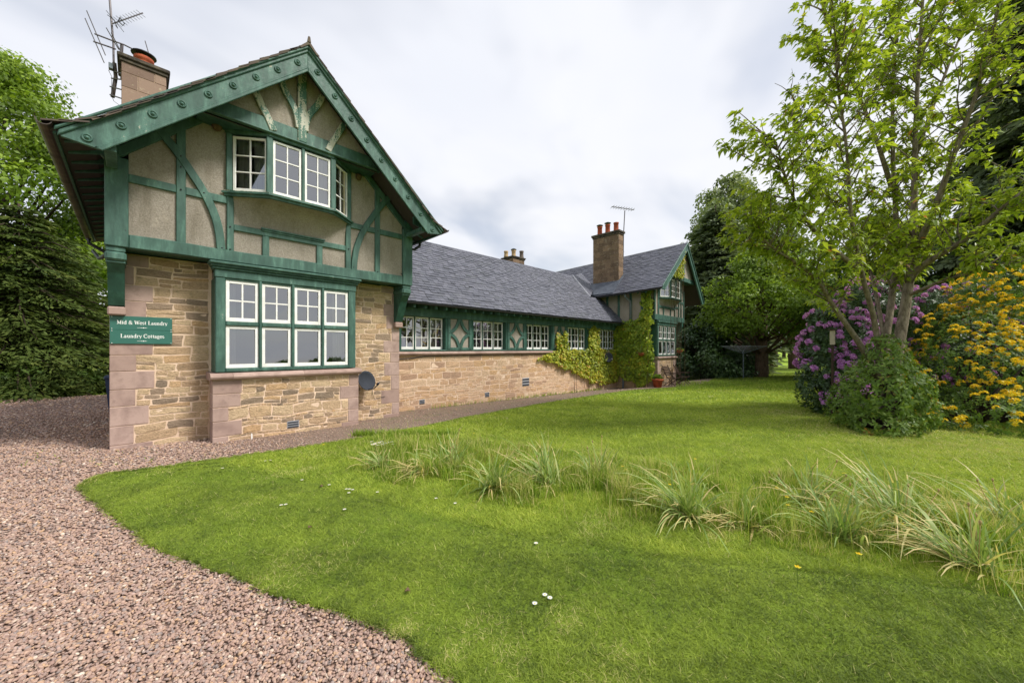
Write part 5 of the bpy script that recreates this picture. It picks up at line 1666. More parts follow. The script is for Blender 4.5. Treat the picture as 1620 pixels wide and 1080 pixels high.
broadleaf('parkland_tree', 'dark green tree behind the yellow azalea at the right edge', pos_at(1560, 15.5), 6.6, 4.0, .5, 'leaf_mid', 'bark_dark', 19, 15000, .2, 70, trunk=.3)
broadleaf('parkland_tree', 'shadowed tree between cherry stems and the right hand conifer', pos_at(1460, 21), 9.0, 4.2, 1.0, 'leaf_mid', 'bark_dark', 20, 13000, .25, 70, trunk=.3)
conifer('hemlock_tree', 'tall dark conifer cut by the right edge of the picture', pos_at(1668, 15), 18.5, 4.7, 'leaf_fir', 21, 52, 13, .42, dens=1.2, droop=.55, low=.5, pw=.6)
# far trees that close the view
frng = random.Random(77)
for k, (px, dp, h, rx_) in enumerate(((1295, 62, 13, 6.5), (1240, 88, 15, 9), (1180, 95, 16, 9), (1390, 60, 15, 8), (-70, 52, 15, 8), (60, 60, 13, 7), (130, 66, 11, 6))):
    broadleaf('distant_tree', ('distant pale tree on the parkland horizon right of the house' if px > 500 else 'distant pale tree on the horizon left of the house'), pos_at(px, dp), h, rx_, 1.2, 'leaf_mid', 'bark_dark', 90 + k, 3800, .55, 44, 'distant trees right of the house' if px > 500 else 'distant trees left of the house', trunk=.4)
# trees across the drive that the windows mirror
for k, (X, Y, h, rx_) in enumerate(((7, -56, 1.8, 2.6), (12, -55, 2.0, 2.8), (17, -56, 2.7, 3.2), (22, -54, 3.7, 3.6), (28, -55, 3.4, 3.6))):
    broadleaf('garden_tree', 'tree across the garden, seen only mirrored in the windows', (X, Y, zgf(X, Y)), h, rx_, 1.0, 'leaf_mid', 'bark_dark', 120 + k, 2500, .4, 40, 'trees mirrored in the windows', trunk=.3)

# ---- the cherry tree on the lawn
def cherry():
    rng = random.Random(31); nr = np.random.default_rng(31)
    D0 = 8.6
    base = Vector(pos_at(1402, D0))
    t = thing('cherry_tree', 'multi-stemmed cherry tree with drooping bright green leaves on the right lawn', 'tree', base)
    m = MB()
    def path(pts, r0, r1):
        P = [pD(px, py, D0 + dz) for px, py, dz in pts]
        # smooth
        Q = [P[0]]
        for a, c in zip(P[:-1], P[1:]):
            Q += [a.lerp(c, .25), a.lerp(c, .75)]
        Q.append(P[-1]); k = len(Q)
        m.tube(Q, [r1 + (r0 - r1) * (1 - i / (k - 1)) ** 1.7 for i in range(k)], 9); return Q
    stems = []
    foot = (1405, 672, 0)
    stems.append((path([foot, (1418, 560, 0), (1435, 470, .1), (1446, 380, .1), (1447, 250, .2), (1452, 120, .3), (1462, -30, .4), (1470, -150, .5)], .155, .02), 1.0))
    stems.append((path([(1400, 640, .1), (1398, 560, .3), (1413, 460, .5), (1420, 380, .7), (1412, 250, .9), (1412, 130, 1.1), (1425, 0, 1.2), (1420, -110, 1.3)], .10, .025), 1.0))
    stems.append((path([(1392, 610, -.2), (1388, 520, -.4), (1362, 430, -.7), (1345, 340, -.9), (1340, 230, -1.1), (1325, 140, -1.3), (1322, 70, -1.4)], .07, .018), 1.0))
    stems.append((path([(1390, 600, 0), (1365, 550, -.2), (1322, 490, -.5), (1295, 445, -.8), (1260, 415, -1.0), (1225, 395, -1.2), (1200, 370, -1.3)], .08, .015), 1.0))
    stems.append((path([(1437, 440, .2), (1470, 412, -.3), (1515, 388, -.8), (1560, 350, -1.2), (1620, 300, -1.5), (1700, 250, -1.7)], .09, .02), 1.0))
    stems.append((path([(1446, 400, .1), (1480, 330, -.4), (1510, 240, -.8), (1545, 150, -1.1), (1570, 60, -1.3), (1590, -60, -1.4)], .08, .02), 1.0))
    stems.append((path([(1400, 540, .3), (1385, 460, .9), (1370, 400, 1.3), (1320, 330, 1.7), (1280, 240, 2.0), (1262, 170, 2.1)], .055, .012), 1.0))
    stems.append((path([(1362, 430, -.7), (1300, 380, -1.2), (1262, 330, -1.5), (1240, 275, -1.7), (1228, 225, -1.8)], .06, .012), 1.0))
    stems.append((path([(1412, 300, .8), (1380, 200, .3), (1330, 90, -.3), (1300, 20, -.7), (1295, -60, -.8)], .06, .012), 1.0))
    stems.append((path([(1430, 470, .2), (1500, 440, -.9), (1570, 425, -1.4), (1640, 410, -1.7)], .045, .012), 1.0))
    stems.append((path([(1447, 250, .2), (1490, 130, .6), (1530, 30, .9), (1550, -80, 1.0)], .05, .012), 1.0))
    ends = []
    for Q, wgt in stems:
        n = len(Q)
        Ltot = sum((Q[i + 1] - Q[i]).length for i in range(n - 1))
        nb = int(Ltot * 7.5)
        for k in range(nb):
            f = .30 + .70 * (k + rng.random()) / nb
            x = f * (n - 1); i = min(int(x), n - 2); p = Q[i].lerp(Q[i + 1], x - i)
            tdir = (Q[i + 1] - Q[i]).normalized()
            a = rng.random() * 6.283
            out_ = Vector((math.cos(a), math.sin(a), rng.uniform(.0, .6)))
            d = (out_ + tdir * .7).normalized()
            l_ = rng.uniform(.5, 1.35) * (1.35 - .5 * f)
            pts, dd = crooked(rng, p, d, l_, 5, .22, .05)
            tapered(m, pts, .018, .005, 5)
            for q in pts[1:]:
                ends.append((q, (q - pts[0]).normalized()))
            if rng.random() < .75:
                for _ in range(2):
                    j = rng.randint(2, 4); d2 = (dd + Vector((rng.uniform(-1, 1), rng.uniform(-1, 1), rng.uniform(-.4, .6)))).normalized()
                    p2, _ = crooked(rng, pts[j], d2, rng.uniform(.25, .6), 3, .25, .02)
                    tapered(m, p2, .008, .003, 4)
                    for q in p2[1:]:
                        ends.append((q, (q - p2[0]).normalized()))
    ob('trunk', m, 'bark_cherry', t, smooth=True)
    wind = np.array([-.70, .71, 0]) * .35
    P, A, Nn, R_, Ls = [], [], [], [], []
    for (q, d) in ends:
        if rng.random() < .42 - .32 * float(sstep(6.5, 3.2, q.z)): continue
        n = rng.randint(6, 10); tone = rng.gauss(.42, .14)
        a0 = rng.random() * 6.283
        for k in range(n):
            a = a0 + k * 6.283 / n + rng.gauss(0, .3)
            o = np.array([math.cos(a), math.sin(a), 0])
            ax = o * .8 + np.array(d) * .5 + wind + np.array([0, 0, rng.uniform(-1.0, -.05)])
            P.append(np.array(q) + nr.normal(0, .035, 3)); A.append(ax)
            Nn.append(np.array([0, 0, 1.0]) + o * .35 + nr.normal(0, .25, 3)); R_.append(min(1, max(0, tone + rng.gauss(0, .13) + (.45 if rng.random() < .015 else 0)))); Ls.append(rng.choice((rng.uniform(.07, .12), rng.uniform(.12, .195), rng.uniform(.12, .195))))
    P = np.array(P); A = np.array(A); Nn = np.array(Nn); Ls = np.array(Ls)
    print('cherry leaves', len(P))
    leaf_obj('crown', leaves(P, A, Nn, Ls, Ls * .46, np.array(R_), .12, .28), 'leaf_cherry', t)
    return t
cherry()

# ---- flowering shrubs
def floret_cluster(nm, seed, nfl, rad_, pl, pw, mat):
    nr = np.random.default_rng(seed)
    P, A, Nn, R_ = [], [], [], []
    for k in range(nfl):
        d = unit(nr.normal(size=3) + np.array([0, 0, .55]))
        if d[2] < -.25: d[2] *= -1
        c = d * rad_
        u = unit(np.cross(d, nr.normal(size=3))); v = np.cross(d, u)
        for j in range(5):
            a = j * 6.283 / 5
            o = u * math.cos(a) + v * math.sin(a)
            P.append(c); A.append(o + d * .55); Nn.append(d - o * .4); R_.append(nr.random())
    V, F, r, fn = leaves(np.array(P), np.array(A), np.array(Nn), np.full(len(P), pl), np.full(len(P), pw), np.array(R_), .1)
    return npmesh(nm, V, F, r, mat, fn)
def shrub(name, label, lumps, nleaf, ll, lw, mat, seed, fl=None, whorl=6, fscale=(.95, 1.5)):
    """lumps: (centre, radii). Leaves in whorls on the skin of the union; flower clusters as parts"""
    nr = np.random.default_rng(seed); rng = random.Random(seed)
    b0 = lumps[0][0]
    base = Vector((b0[0], b0[1], zgf(b0[0], b0[1])))
    t = thing(name, label, 'shrub', base)
    area = np.array([(r[0] * r[1] + r[1] * r[2] + r[0] * r[2]) for _, r in lumps]); cnt = (nleaf / whorl * area / area.sum()).astype(int)
    C, Dn = [], []
    for (c, r), n in zip(lumps, cnt):
        d = rdir(nr, n); r = np.array(r); c = np.array(c)
        bump_ = np.array([1 + .17 * noise.noise(tuple(float(q) * 2.6 + seed for q in x)) for x in d]) * (1 - .35 * nr.random(n) ** 2.2)
        p = c + d * r * bump_[:, None]
        ok = p[:, 2] > base.z + .05
        for (c2, r2) in lumps:
            if c2 is c or (np.array(c2) == c).all(): continue
            ok &= (((p - np.array(c2)) / np.array(r2)) ** 2).sum(1) > .62
        C.append(p[ok]); Dn.append(unit(d / r)[ok])
    C = np.concatenate(C); Dn = np.concatenate(Dn); n = len(C)
    P = np.repeat(C, whorl, 0); D = np.repeat(Dn, whorl, 0)
    u = unit(np.cross(D, np.array([.3, .2, .9]) + nr.normal(0, .2, D.shape))); v = np.cross(D, u)
    a = np.tile(np.arange(whorl) * 6.283 / whorl, n) + np.repeat(nr.random(n) * 6.28, whorl)
    o = u * np.cos(a)[:, None] + v * np.sin(a)[:, None]
    A = o + D * .45 + np.array([0, 0, -.12]) + nr.normal(0, .15, D.shape); Nn = D - o * .3 + np.array([0, 0, .35])
    tone = np.repeat(np.clip(nr.normal(.42, .2, n), 0, 1), whorl) + nr.normal(0, .1, n * whorl)
    Ls = ll * (.65 + .6 * nr.random(n * whorl))
    leaf_obj('foliage', leaves(P + nr.normal(0, ll * .12, P.shape), A, Nn, Ls, Ls * lw, np.clip(tone, 0, 1), .1), mat, t)
    m = MB()
    for (c, r) in lumps:
        for k in range(4):
            tapered(m, [base + Vector((rng.uniform(-.2, .2), rng.uniform(-.2, .2), -.1)), base.lerp(Vector(c), .5) + Vector((rng.uniform(-.3, .3), rng.uniform(-.3, .3), 0)), Vector(c) + Vector((rng.uniform(-.5, .5) * r[0], rng.uniform(-.5, .5) * r[1], rng.uniform(0, .6) * r[2]))], .035, .01, 5)
    ob('stem', m, 'bark_dark', t)
    if fl:
        meshes, num, face, zmin = fl
        idx = nr.permutation(n); placed = []; extra = []
        for i in idx:
            if len(placed) >= num: break
            p, d = C[i], Dn[i]
            if p[2] < base.z + zmin or d[2] < -.25: continue
            tocam = unit(np.array(CAM) - p)
            if d @ tocam < -.35: continue
            dens = noise.noise((p[0] * 1.25 + seed, p[1] * 1.25, p[2] * 1.5))
            if rng.random() > .5 + 1.1 * dens: continue
            if any(np.linalg.norm(p - q) < .11 for q in placed): continue
            placed.append(p)
            if len(placed) > 300:
                extra.append((p, d)); continue
            o = link('flower_cluster', rng.choice(meshes), None, t)
            o.location = p + d * .10
            o.rotation_euler = Vector(d * .7 + np.array([0, 0, .5])).to_track_quat('Z', 'Y').to_euler()
            s = rng.uniform(*fscale); o.scale = (s, s, s)
        if extra:                                     # more clusters than can be single parts
            me0 = meshes[0]; nv = len(me0.vertices); v0 = np.empty(nv * 3, np.float32); me0.vertices.foreach_get('co', v0); v0 = v0.reshape(-1, 3)
            f0 = np.array([q.vertices[:] for q in me0.polygons]); Vs, Fs = [], []
            for k, (p, d) in enumerate(extra):
                mt = np.array(Vector(d * .7 + np.array([0, 0, .5])).to_track_quat('Z', 'Y').to_matrix())
                Vs.append((v0 * rng.uniform(*fscale)) @ mt.T + p + d * .10); Fs.append(f0 + k * nv)
            link('flower_clusters', npmesh('flower_clusters', np.concatenate(Vs), np.concatenate(Fs), nr.random(len(extra) * len(f0)), me0.materials[0].name, 4), None, t, kind='stuff')
    return t
purple = [floret_cluster('flower_cluster', 200 + k, 20, .062, .046, .036, 'petal_purple') for k in range(3)]
yellow = [floret_cluster('flower_cluster', 300 + k, 11, .06, .065, .028, 'petal_yellow') for k in range(3)]
def lump(px, py, dp, rx_, ry_, rz_):
    p = pD(px, py, dp); return (np.array(p), (rx_, ry_, rz_))
shrub('rhododendron', 'purple flowering rhododendron left of and behind the cherry trunk',
      [lump(1335, 560, 10.2, .95, .95, 1.15), lump(1310, 610, 10.0, .55, .7, .75), lump(1375, 500, 10.6, .9, .9, .95), lump(1345, 650, 9.6, .75, .7, .6), lump(1322, 515, 10.2, .6, .6, .6)],
      26000, .12, .33, 'leaf_rhodo', 41, (purple, 210, 0, .3), 7, (.75, 1.15))
shrub('rhododendron', 'purple flowering rhododendron between the cherry trunk and the yellow azalea',
      [lump(1460, 570, 11.0, 1.2, 1.3, 1.6), lump(1500, 530, 11.6, 1.3, 1.3, 1.6), lump(1460, 500, 10.8, .8, .8, .75), lump(1440, 600, 10.4, .7, .7, .9)],
      24000, .12, .33, 'leaf_rhodo', 42, (purple, 130, 0, .7), 7, (.75, 1.15))
shrub('azalea', 'yellow flowering azalea filling the right edge beside the cherry tree',
      [lump(1545, 600, 9.0, 1.25, 1.2, 1.25), lump(1600, 560, 9.4, 1.35, 1.2, 1.75), lump(1530, 545, 9.5, .9, .9, .95), lump(1680, 560, 9.2, 1.4, 1.2, 1.7), lump(1505, 650, 8.7, .7, .7, .6), lump(1610, 650, 8.5, 1.1, .8, .75), lump(1575, 475, 9.8, .9, .9, .8), lump(1530, 670, 8.6, .9, .7, .55), lump(1660, 660, 8.3, 1.0, .8, .7), lump(1585, 660, 8.0, 1.2, .7, .62), lump(1505, 675, 8.2, .7, .5, .42)],
      60000, .088, .36, 'leaf_azalea', 43, (yellow, 620, 0, .15), 6, (.55, .9))
shrub('leafy_bush', 'broad-leaved green bush around the foot of the cherry tree',
      [lump(1395, 620, 8.0, .95, .75, .80), lump(1352, 645, 8.1, .42, .5, .45), lump(1432, 648, 7.9, .45, .5, .52), lump(1402, 575, 8.1, .5, .4, .6), lump(1396, 670, 7.8, .9, .6, .38)],
      11000, .10, .45, 'leaf_bush', 44, None, 5)

b = NB('stalk_dry', .8, .2); b.col(b.mix(b.noise(9), hexc(150, 140, 84), hexc(176, 146, 104)))
# ---- daffodil clumps in the long grass
def strap_clump(seed, n, h, spread, brown=.15, wind=(-.1, .1)):
    rng = random.Random(seed); V = []; F = []; R_ = []; a0 = rng.random() * 6.283
    for k in range(n):
        a = rng.gauss(a0, 1.25) if rng.random() < .75 else rng.random() * 6.283
        l_ = h * rng.uniform(.35, 1.15); w_ = rng.uniform(.011, .019); tipdry = rng.random() < .4
        bx, by = rng.gauss(0, .06), rng.gauss(0, .06)
        el = rng.uniform(.35, 1.45); bend = rng.uniform(.4, 2.4)
        dead = rng.random() < brown
        r = rng.uniform(.88, 1) if dead else rng.uniform(0, .78)
        if dead: el *= .5; bend *= .8
        x, y, z = bx, by, 0.0; ca_, sa_ = math.cos(a), math.sin(a); ns = 6; base = len(V)
        for s in range(ns + 1):
            t = s / ns; ww = w_ * (1 - t ** 3 * .9)
            V += [(x - sa_ * ww / 2, y + ca_ * ww / 2, max(z, .012)), (x + sa_ * ww / 2, y - ca_ * ww / 2, max(z, .012) + .002)]
            e = el - bend * t * t * spread
            st = l_ / ns
            x += (ca_ * math.cos(e) + wind[0] * .3) * st; y += (sa_ * math.cos(e) + wind[1] * .3) * st; z += math.sin(e) * st
        for s in range(ns):
            q = base + 2 * s; F.append((q, q + 1, q + 3, q + 2)); R_.append(max(r, .93) if tipdry and s >= ns - 2 else r)
    return npmesh('leaves', V, F, R_, 'daffodil_leaf')
cl_spec = [((600, 742), 30, .26, .9, .25, 'sparse daffodil clump at the left tip of the long grass strip'),
           ((672, 752), 46, .34, 1.0, .62, 'straw-brown daffodil clump near the left tip of the long grass'),
           ((780, 778), 60, .42, 1.0, .12, 'spreading green daffodil clump with leaves flung out towards the lawn'),
           ((868, 768), 46, .42, .7, .12, 'upright grey-green daffodil clump right of the spreading green one'),
           ((715, 742), 34, .40, .6, .1, 'upright daffodil clump just behind the straw-brown one'),
           ((950, 765), 34, .36, .7, .15, 'thin daffodil clump midway along the long grass strip'),
           ((1090, 822), 70, .44, 1.0, .12, 'large pale blue-green daffodil clump in the middle of the strip'),
           ((1185, 838), 30, .34, 1.0, .4, 'yellowing daffodil clump just right of the large pale one'),
           ((1280, 800), 40, .40, .7, .2, 'daffodil clump with dry seed heads behind the strip right of centre'),
           ((1330, 858), 46, .42, .9, .15, 'green daffodil clump leaning left before the flattened straw one'),
           ((1425, 842), 70, .52, 1.1, .35, 'wide flattened daffodil clump with straw coloured leaves'),
           ((1545, 905), 60, .46, .9, .42, 'daffodil clump with brown and orange leaves near the right edge'),
           ((1600, 840), 50, .46, .9, .2, 'daffodil clump at the right edge behind the brown one')]
for k, (pp, n, h, sp_, br, lab) in enumerate(cl_spec):
    g = pG(*pp); t = thing('daffodil_clump', lab, 'plant', g, 'daffodil clumps in the long grass')
    o = link('leaves', strap_clump(400 + k, int(n * 2.1), h * 1.5, sp_, br), None, t)
    o.matrix_parent_inverse = Matrix.Identity(4); o.location = (0, 0, .02)
    if k in (4, 5, 8, 10, 11, 12, 3):
        rng_ = random.Random(k)
        for j in range(3 if k != 8 else 6):
            hx, hy, hz = rng_.uniform(-.35, .35), rng_.uniform(-.35, .35), rng_.uniform(.3, .52)
            s = ob('stalk', MB().tube([(hx * .3, hy * .3, 0), (hx * .7, hy * .7, hz * .6), (hx, hy, hz)], .003, 5).lathe([(.003, hz - .01), (.009, hz + .008), (.007, hz + .02), (.002, hz + .025)], hx, hy, 7), 'stalk_dry', None, smooth=True)
            s.parent = t
# ---- small lawn flowers
def flower(nm, lab, grp, pts, r0, hgt, mat, cmat, petals):
    base_ = None
    for p in pts:
        g = pG(*p)
        t = thing(nm, lab, 'flower', g, grp)
        if base_ is None:
            n = petals; a = np.arange(n) * 6.283 / n
            o = np.stack([np.cos(a), np.sin(a), np.zeros(n)], -1)
            V, F, r, fn = leaves(np.tile(np.array([[0, 0, hgt]]), (n, 1)) + o * r0 * .2, o + np.array([0, 0, .15]), np.tile(np.array([[0, 0, 1.0]]), (n, 1)), np.full(n, r0), np.full(n, r0 * (.5 if petals > 6 else .9)), np.linspace(0, 1, n))
            base_ = (npmesh('petals', V, F, r, mat, fn), MB().lathe([(r0 * .1, hgt - .004), (r0 * .3, hgt), (r0 * .2, hgt + r0 * .15)], 0, 0, 8).mesh('centre'), MB().tube([(0, 0, 0), (.002, 0, hgt)], .002, 4).mesh('stem'))
            base_[1].materials.append(M[cmat]); base_[2].materials.append(M['leaf_bush'])
        for nm2, me in zip(('petals', 'centre', 'stem'), base_):
            o = bpy.data.objects.new(nm2, me); COL.objects.link(o); o.parent = t
flower('daisy', 'small white daisy in the short grass before the left tip of the long grass', 'daisies on the lawn',
       [(548, 780), (553, 780), (558, 781), (552, 786), (521, 773), (597, 785), (420, 734), (428, 733), (690, 795), (720, 803), (545, 813), (478, 765), (352, 746), (445, 806), (452, 805), (848, 868), (870, 957), (862, 952), (846, 966)], .016, .05, 'petal_white', 'petal_yellow', 11)
flower('white_flower_head', 'white flower in the loose bunch at the left tip of the long grass', 'white flower bunch', [(588 + 5 * (k % 7) + (k * 3) % 4, 714 + 2.1 * (k // 7) + (k * 5) % 3) for k in range(18)], .026, .16, 'petal_white', 'petal_yellow', 8)
flower('buttercup', 'small yellow buttercup among the long grass', 'buttercups in the long grass',
       [(985, 758), (990, 764), (1060, 790), (1245, 812), (1229, 796), (1284, 838), (1305, 836), (1397, 850), (1428, 860), (1359, 912), (1262, 935), (1247, 826), (1100, 745), (1335, 770), (750, 700), (512, 720)], .019, .17, 'petal_yellow', 'petal_yellow', 5)

# ---- climbing plant on the wing and the far cottage
def ivy(name, label, areas, mat, seed, per_m2, ll):
    """areas: (polygon of (u, z), frame(u, z) -> point, outward normal, thickness)"""
    nr = np.random.default_rng(seed)
    t = None; P, Dn = [], []
    for (poly, fn, nrm, th) in areas:
        poly = np.array(poly); lo, hi = poly.min(0), poly.max(0); n = int(per_m2 * (hi - lo).prod())
        q = lo + nr.random((n, 2)) * (hi - lo)
        wob = np.array([noise.noise((float(a) * 3.2, float(c) * 3.2, seed)) for a, c in q])
        q2 = q + .16 * wob[:, None]
        ok = inpoly(q2, poly); q = q[ok]; wob = wob[ok]
        p = np.array([fn(a, c) for a, c in q]); nrm_ = np.array(nrm, float)
        d = th * (nr.random(len(p)) ** .7) * (.55 + .6 * (wob + .5))
        P.append(p + nrm_ * np.maximum(d, .01)[:, None]); Dn.append(np.tile(nrm_, (len(p), 1)))
    P = np.concatenate(P); D = np.concatenate(Dn); n = len(P)
    t = thing(name, label, 'climber', (float(P[:, 0].mean()), float(P[:, 1].mean()), float(P[:, 2].min())))
    Nn = unit(D + np.array([0, 0, .55]) + nr.normal(0, .38, (n, 3)))
    A = unit(np.array([0, 0, -1.0]) + D * .35 + nr.normal(0, .45, (n, 3)))
    big = np.array([noise.noise((float(x) * 1.3, float(y) * 1.3, float(z) * 1.6)) for x, y, z in P])
    R_ = np.clip(.5 + .4 * big + nr.normal(0, .2, n), 0, .97); R_[nr.random(n) < .03] = 1
    Ls = ll * (.6 + .75 * nr.random(n))
    leaf_obj('foliage', leaves(P, A, Nn, Ls, Ls * .8, R_, .1), mat, t)
    m = MB(); rr = random.Random(seed)
    for k in range(14):
        i = rr.randrange(n); p = Vector(P[i]); z0 = float(zg(p.x, p.y))
        m.tube([(p.x + rr.uniform(-.4, .4), p.y, z0), (p.x + rr.uniform(-.2, .2), p.y + 0, (z0 + p.z) / 2), tuple(p)], .008, 4)
    ob('stem', m, 'bark_brown', t)
    return t
YI = .68
fw_ = lambda u, z: (u, YI, z)
def wpoly(pts, Y=YI):
    return [(pY(px, py, Y).x, pY(px, py, Y).z) for px, py in pts]
ivy('climbing_ivy', 'yellow-green creeper spread over the stone wall under the far wing windows',
    [(wpoly([(850, 566), (868, 556), (893, 553), (930, 551), (975, 552), (988, 552), (990, 592), (975, 600), (955, 607), (932, 602), (925, 596), (912, 592), (900, 584), (885, 581), (878, 573), (862, 571)]), fw_, (0, -1, 0), .14),
     (wpoly([(878, 556), (898, 556), (897, 540), (892, 522), (887, 530), (878, 524), (877, 540)]), fw_, (0, -1, 0), .14),
     (wpoly([(928, 556), (946, 556), (946, 518), (938, 514), (929, 518)]), fw_, (0, -1, 0), .14)], 'leaf_ivy', 61, 900, .10)
def fpoly(pts, X=17.58):
    return [(pX(px, py, X).y, pX(px, py, X).z) for px, py in pts]
ivy('climbing_ivy', 'dense green creeper covering the side wall of the far cottage',
    [(fpoly([(974, 520), (985, 508), (1003, 506), (1014, 500), (1018, 478), (1016, 466), (1030, 456), (1034, 470), (1033, 505), (1029, 530), (1035, 560), (1038, 585), (1034, 600), (1022, 606), (1012, 611), (1006, 604), (1000, 596), (990, 596), (982, 592), (974, 585)]), lambda u, z: (17.56, u, z), (-1, 0, 0), .26),
     ([(17.62, .2), (17.86, .2), (17.86, 1.2), (17.80, 2.4), (17.62, 2.6)], lambda u, z: (u, -.9, z), (0, -1, 0), .2)], 'leaf_ivy_green', 62, 800, .115)
ivy('climbing_ivy', 'small patch of yellow creeper in the far gable under the ridge',
    [([(18.15, 5.2), (19.9, 5.2), (19.95, 6.2), (20.1, 6.75), (19.4, 6.2), (18.8, 5.75)], lambda u, z: (u, YFT - .03, z), (0, -1, 0), .12)], 'leaf_ivy', 63, 600, .10)

# ================================================================== SMALL THINGS
# ---- name board with its lettering (built as outlines)
sg = thing('name_board', 'green name board in two panels on the left corner of the near cottage', 'sign', (.37, -.04, 1.72))
SX0, SX1, SZ0, SZ1, SY = -.004, .746, 1.735, 2.195, -.034
ob('panel', MB().box(SX0, SX1, SY, SY + .018, 1.967, SZ1, .004), 'sign_green', sg)
ob('panel', MB().box(SX0, SX1, SY, SY + .018, SZ0, 1.9655, .004), 'sign_green', sg)
for (x, z) in ((.02, 1.985), (.73, 1.985), (.02, 1.95), (.73, 1.95), (.02, 1.75), (.73, 1.75), (.02, 2.18), (.73, 2.18)):
    ob('screw', MB().lathe([(.006, SY + .002), (.006, SY - .003), (.003, SY - .004)], x, z, 6, axis='y'), 'sign_white', sg)
def arc(cx, cz, rx_, rz_, a0, a1, n=10):
    return [(cx + rx_ * math.cos(rad(a0 + (a1 - a0) * k / n)), cz + rz_ * math.sin(rad(a0 + (a1 - a0) * k / n))) for k in range(n + 1)]
TK, TN, SF = .14, .055, .05
def sf(x, z, w_=.30):
    return ([(x - w_ / 2, z), (x + w_ / 2, z)], SF)
# each letter: advance width, strokes ((points), thickness); unit = capital height
G = {
 'M': (1.06, [([(.16, 0), (.16, 1)], TN), ([(.16, 1), (.50, .08)], TK), ([(.50, .08), (.84, 1)], TN), ([(.84, 1), (.84, 0)], TK), sf(.16, .02), sf(.84, .02, .34), sf(.12, .98, .24), sf(.88, .98, .24)]),
 'W': (1.12, [([(.08, 1), (.32, .02)], TK), ([(.32, .02), (.55, .92)], TN), ([(.55, .92), (.78, .02)], TK), ([(.78, .02), (1.02, 1)], TN), sf(.08, .98), sf(1.02, .98, .26)]),
 'L': (.76, [([(.2, 0), (.2, 1)], TK), ([(.06, .03), (.68, .03), (.70, .24)], TN), sf(.2, .98, .36)]),
 'C': (.86, [(arc(.46, .5, .38, .48, 50, 310, 16), .11), ([(.72, .98), (.74, .68)], TN), (arc(.46, .5, .40, .5, 130, 230, 8), .12)]),
 'i': (.38, [([(.19, 0), (.19, .64)], .13), sf(.19, .02), sf(.14, .64, .2), ([(.19, .82), (.19, .94)], .13)]),
 'd': (.68, [(arc(.30, .31, .22, .30, 40, 320, 14), .10), ([(.50, 0), (.50, 1)], .13), sf(.44, .98, .2), sf(.56, .02, .2)]),
 'e': (.58, [(arc(.30, .32, .23, .31, 0, 320, 16), .10), ([(.08, .35), (.52, .35)], TN)]),
 's': (.50, [(arc(.25, .47, .16, .15, 30, 250, 9), .10), (arc(.25, .17, .17, .15, 80, -150, 9), .10)]),
 't': (.44, [([(.2, .84), (.2, .12)], .12), (arc(.30, .13, .1, .11, 180, 300, 5), .08), ([(.04, .63), (.40, .63)], TN)]),
 'a': (.58, [([(.40, .0), (.40, .46)], .12), (arc(.24, .45, .16, .17, 0, 170, 8), .09), (arc(.22, .17, .17, .16, 40, 330, 10), .09), ([(.40, .03), (.56, .03)], TN)]),
 'u': (.68, [([(.17, .64), (.17, .2)], .12), (arc(.32, .19, .15, .18, 180, 350, 8), .09), ([(.50, 0), (.50, .64)], .12), sf(.13, .63, .2), sf(.46, .63, .2), sf(.56, .02, .18)]),
 'n': (.70, [([(.18, 0), (.18, .64)], .12), (arc(.34, .44, .16, .19, 180, 0, 8), .09), ([(.50, .46), (.50, 0)], .12), sf(.18, .02, .28), sf(.50, .02, .28), sf(.13, .63, .18)]),
 'r': (.50, [([(.17, 0), (.17, .64)], .12), (arc(.34, .44, .16, .18, 180, 40, 6), .09), sf(.18, .02, .28), sf(.13, .63, .18)]),
 'y': (.62, [([(.10, .64), (.32, .02)], .12), ([(.54, .64), (.26, -.18), (.12, -.24)], .06), sf(.11, .63, .26), sf(.53, .63, .22)]),
 'o': (.62, [(arc(.31, .32, .23, .31, 0, 360, 18), .10)]),
 'g': (.60, [(arc(.27, .43, .18, .19, 0, 360, 14), .09), ([(.40, .57), (.56, .62)], .07), (arc(.28, -.12, .24, .15, 0, 360, 14), .075), ([(.14, .26), (.16, .1), (.40, .04)], .08)]),
 '&': (.92, [(arc(.36, .74, .19, .22, 0, 360, 14), .08), ([(.24, .58), (.74, .02), (.84, .02)], .12), (arc(.34, .25, .26, .26, 110, 320, 12), .09), ([(.54, .08), (.76, .50)], TN), ([(.64, .52), (.88, .52)], SF)]),
 ' ': (.36, [])}
def line_of_text(txt, x0, x1, zb, cap):
    adv = sum(G[c][0] for c in txt); sc = (x1 - x0) / adv
    x = x0
    for ch_ in txt:
        w_, st = G[ch_]
        m = MB()
        for k, (pts, th) in enumerate(st):
            m.strip([(x + p[0] * sc, zb + p[1] * cap) for p in pts], th * (sc + cap) / 2 * 1.12, SY - .0018 - .00007 * k, SY + .001, 0)
        if st: ob('letter', m, 'sign_white', sg)
        x += w_ * sc
line_of_text('Mid & West Laundry', .075, .685, 2.062, .062)
line_of_text('Laundry Cottages', .115, .645, 1.838, .062)
for zc in (2.008, 1.785):
    m = MB(); m.prism([(.31, zc - .002), (.43, zc - .002), (.43, zc + .002), (.31, zc + .002)], SY - .0015, SY + .001)
    m.prism([(.35, zc), (.365, zc - .0045), (.38, zc), (.365, zc + .0045)], SY - .002, SY - .0015).prism([(.372, zc), (.386, zc - .009), (.40, zc), (.386, zc + .009)], SY - .002, SY - .0015).prism([(.39, zc), (.408, zc - .0045), (.422, zc), (.408, zc + .0045)], SY - .0024, SY - .002)
    ob('flourish', m, 'sign_white', sg)

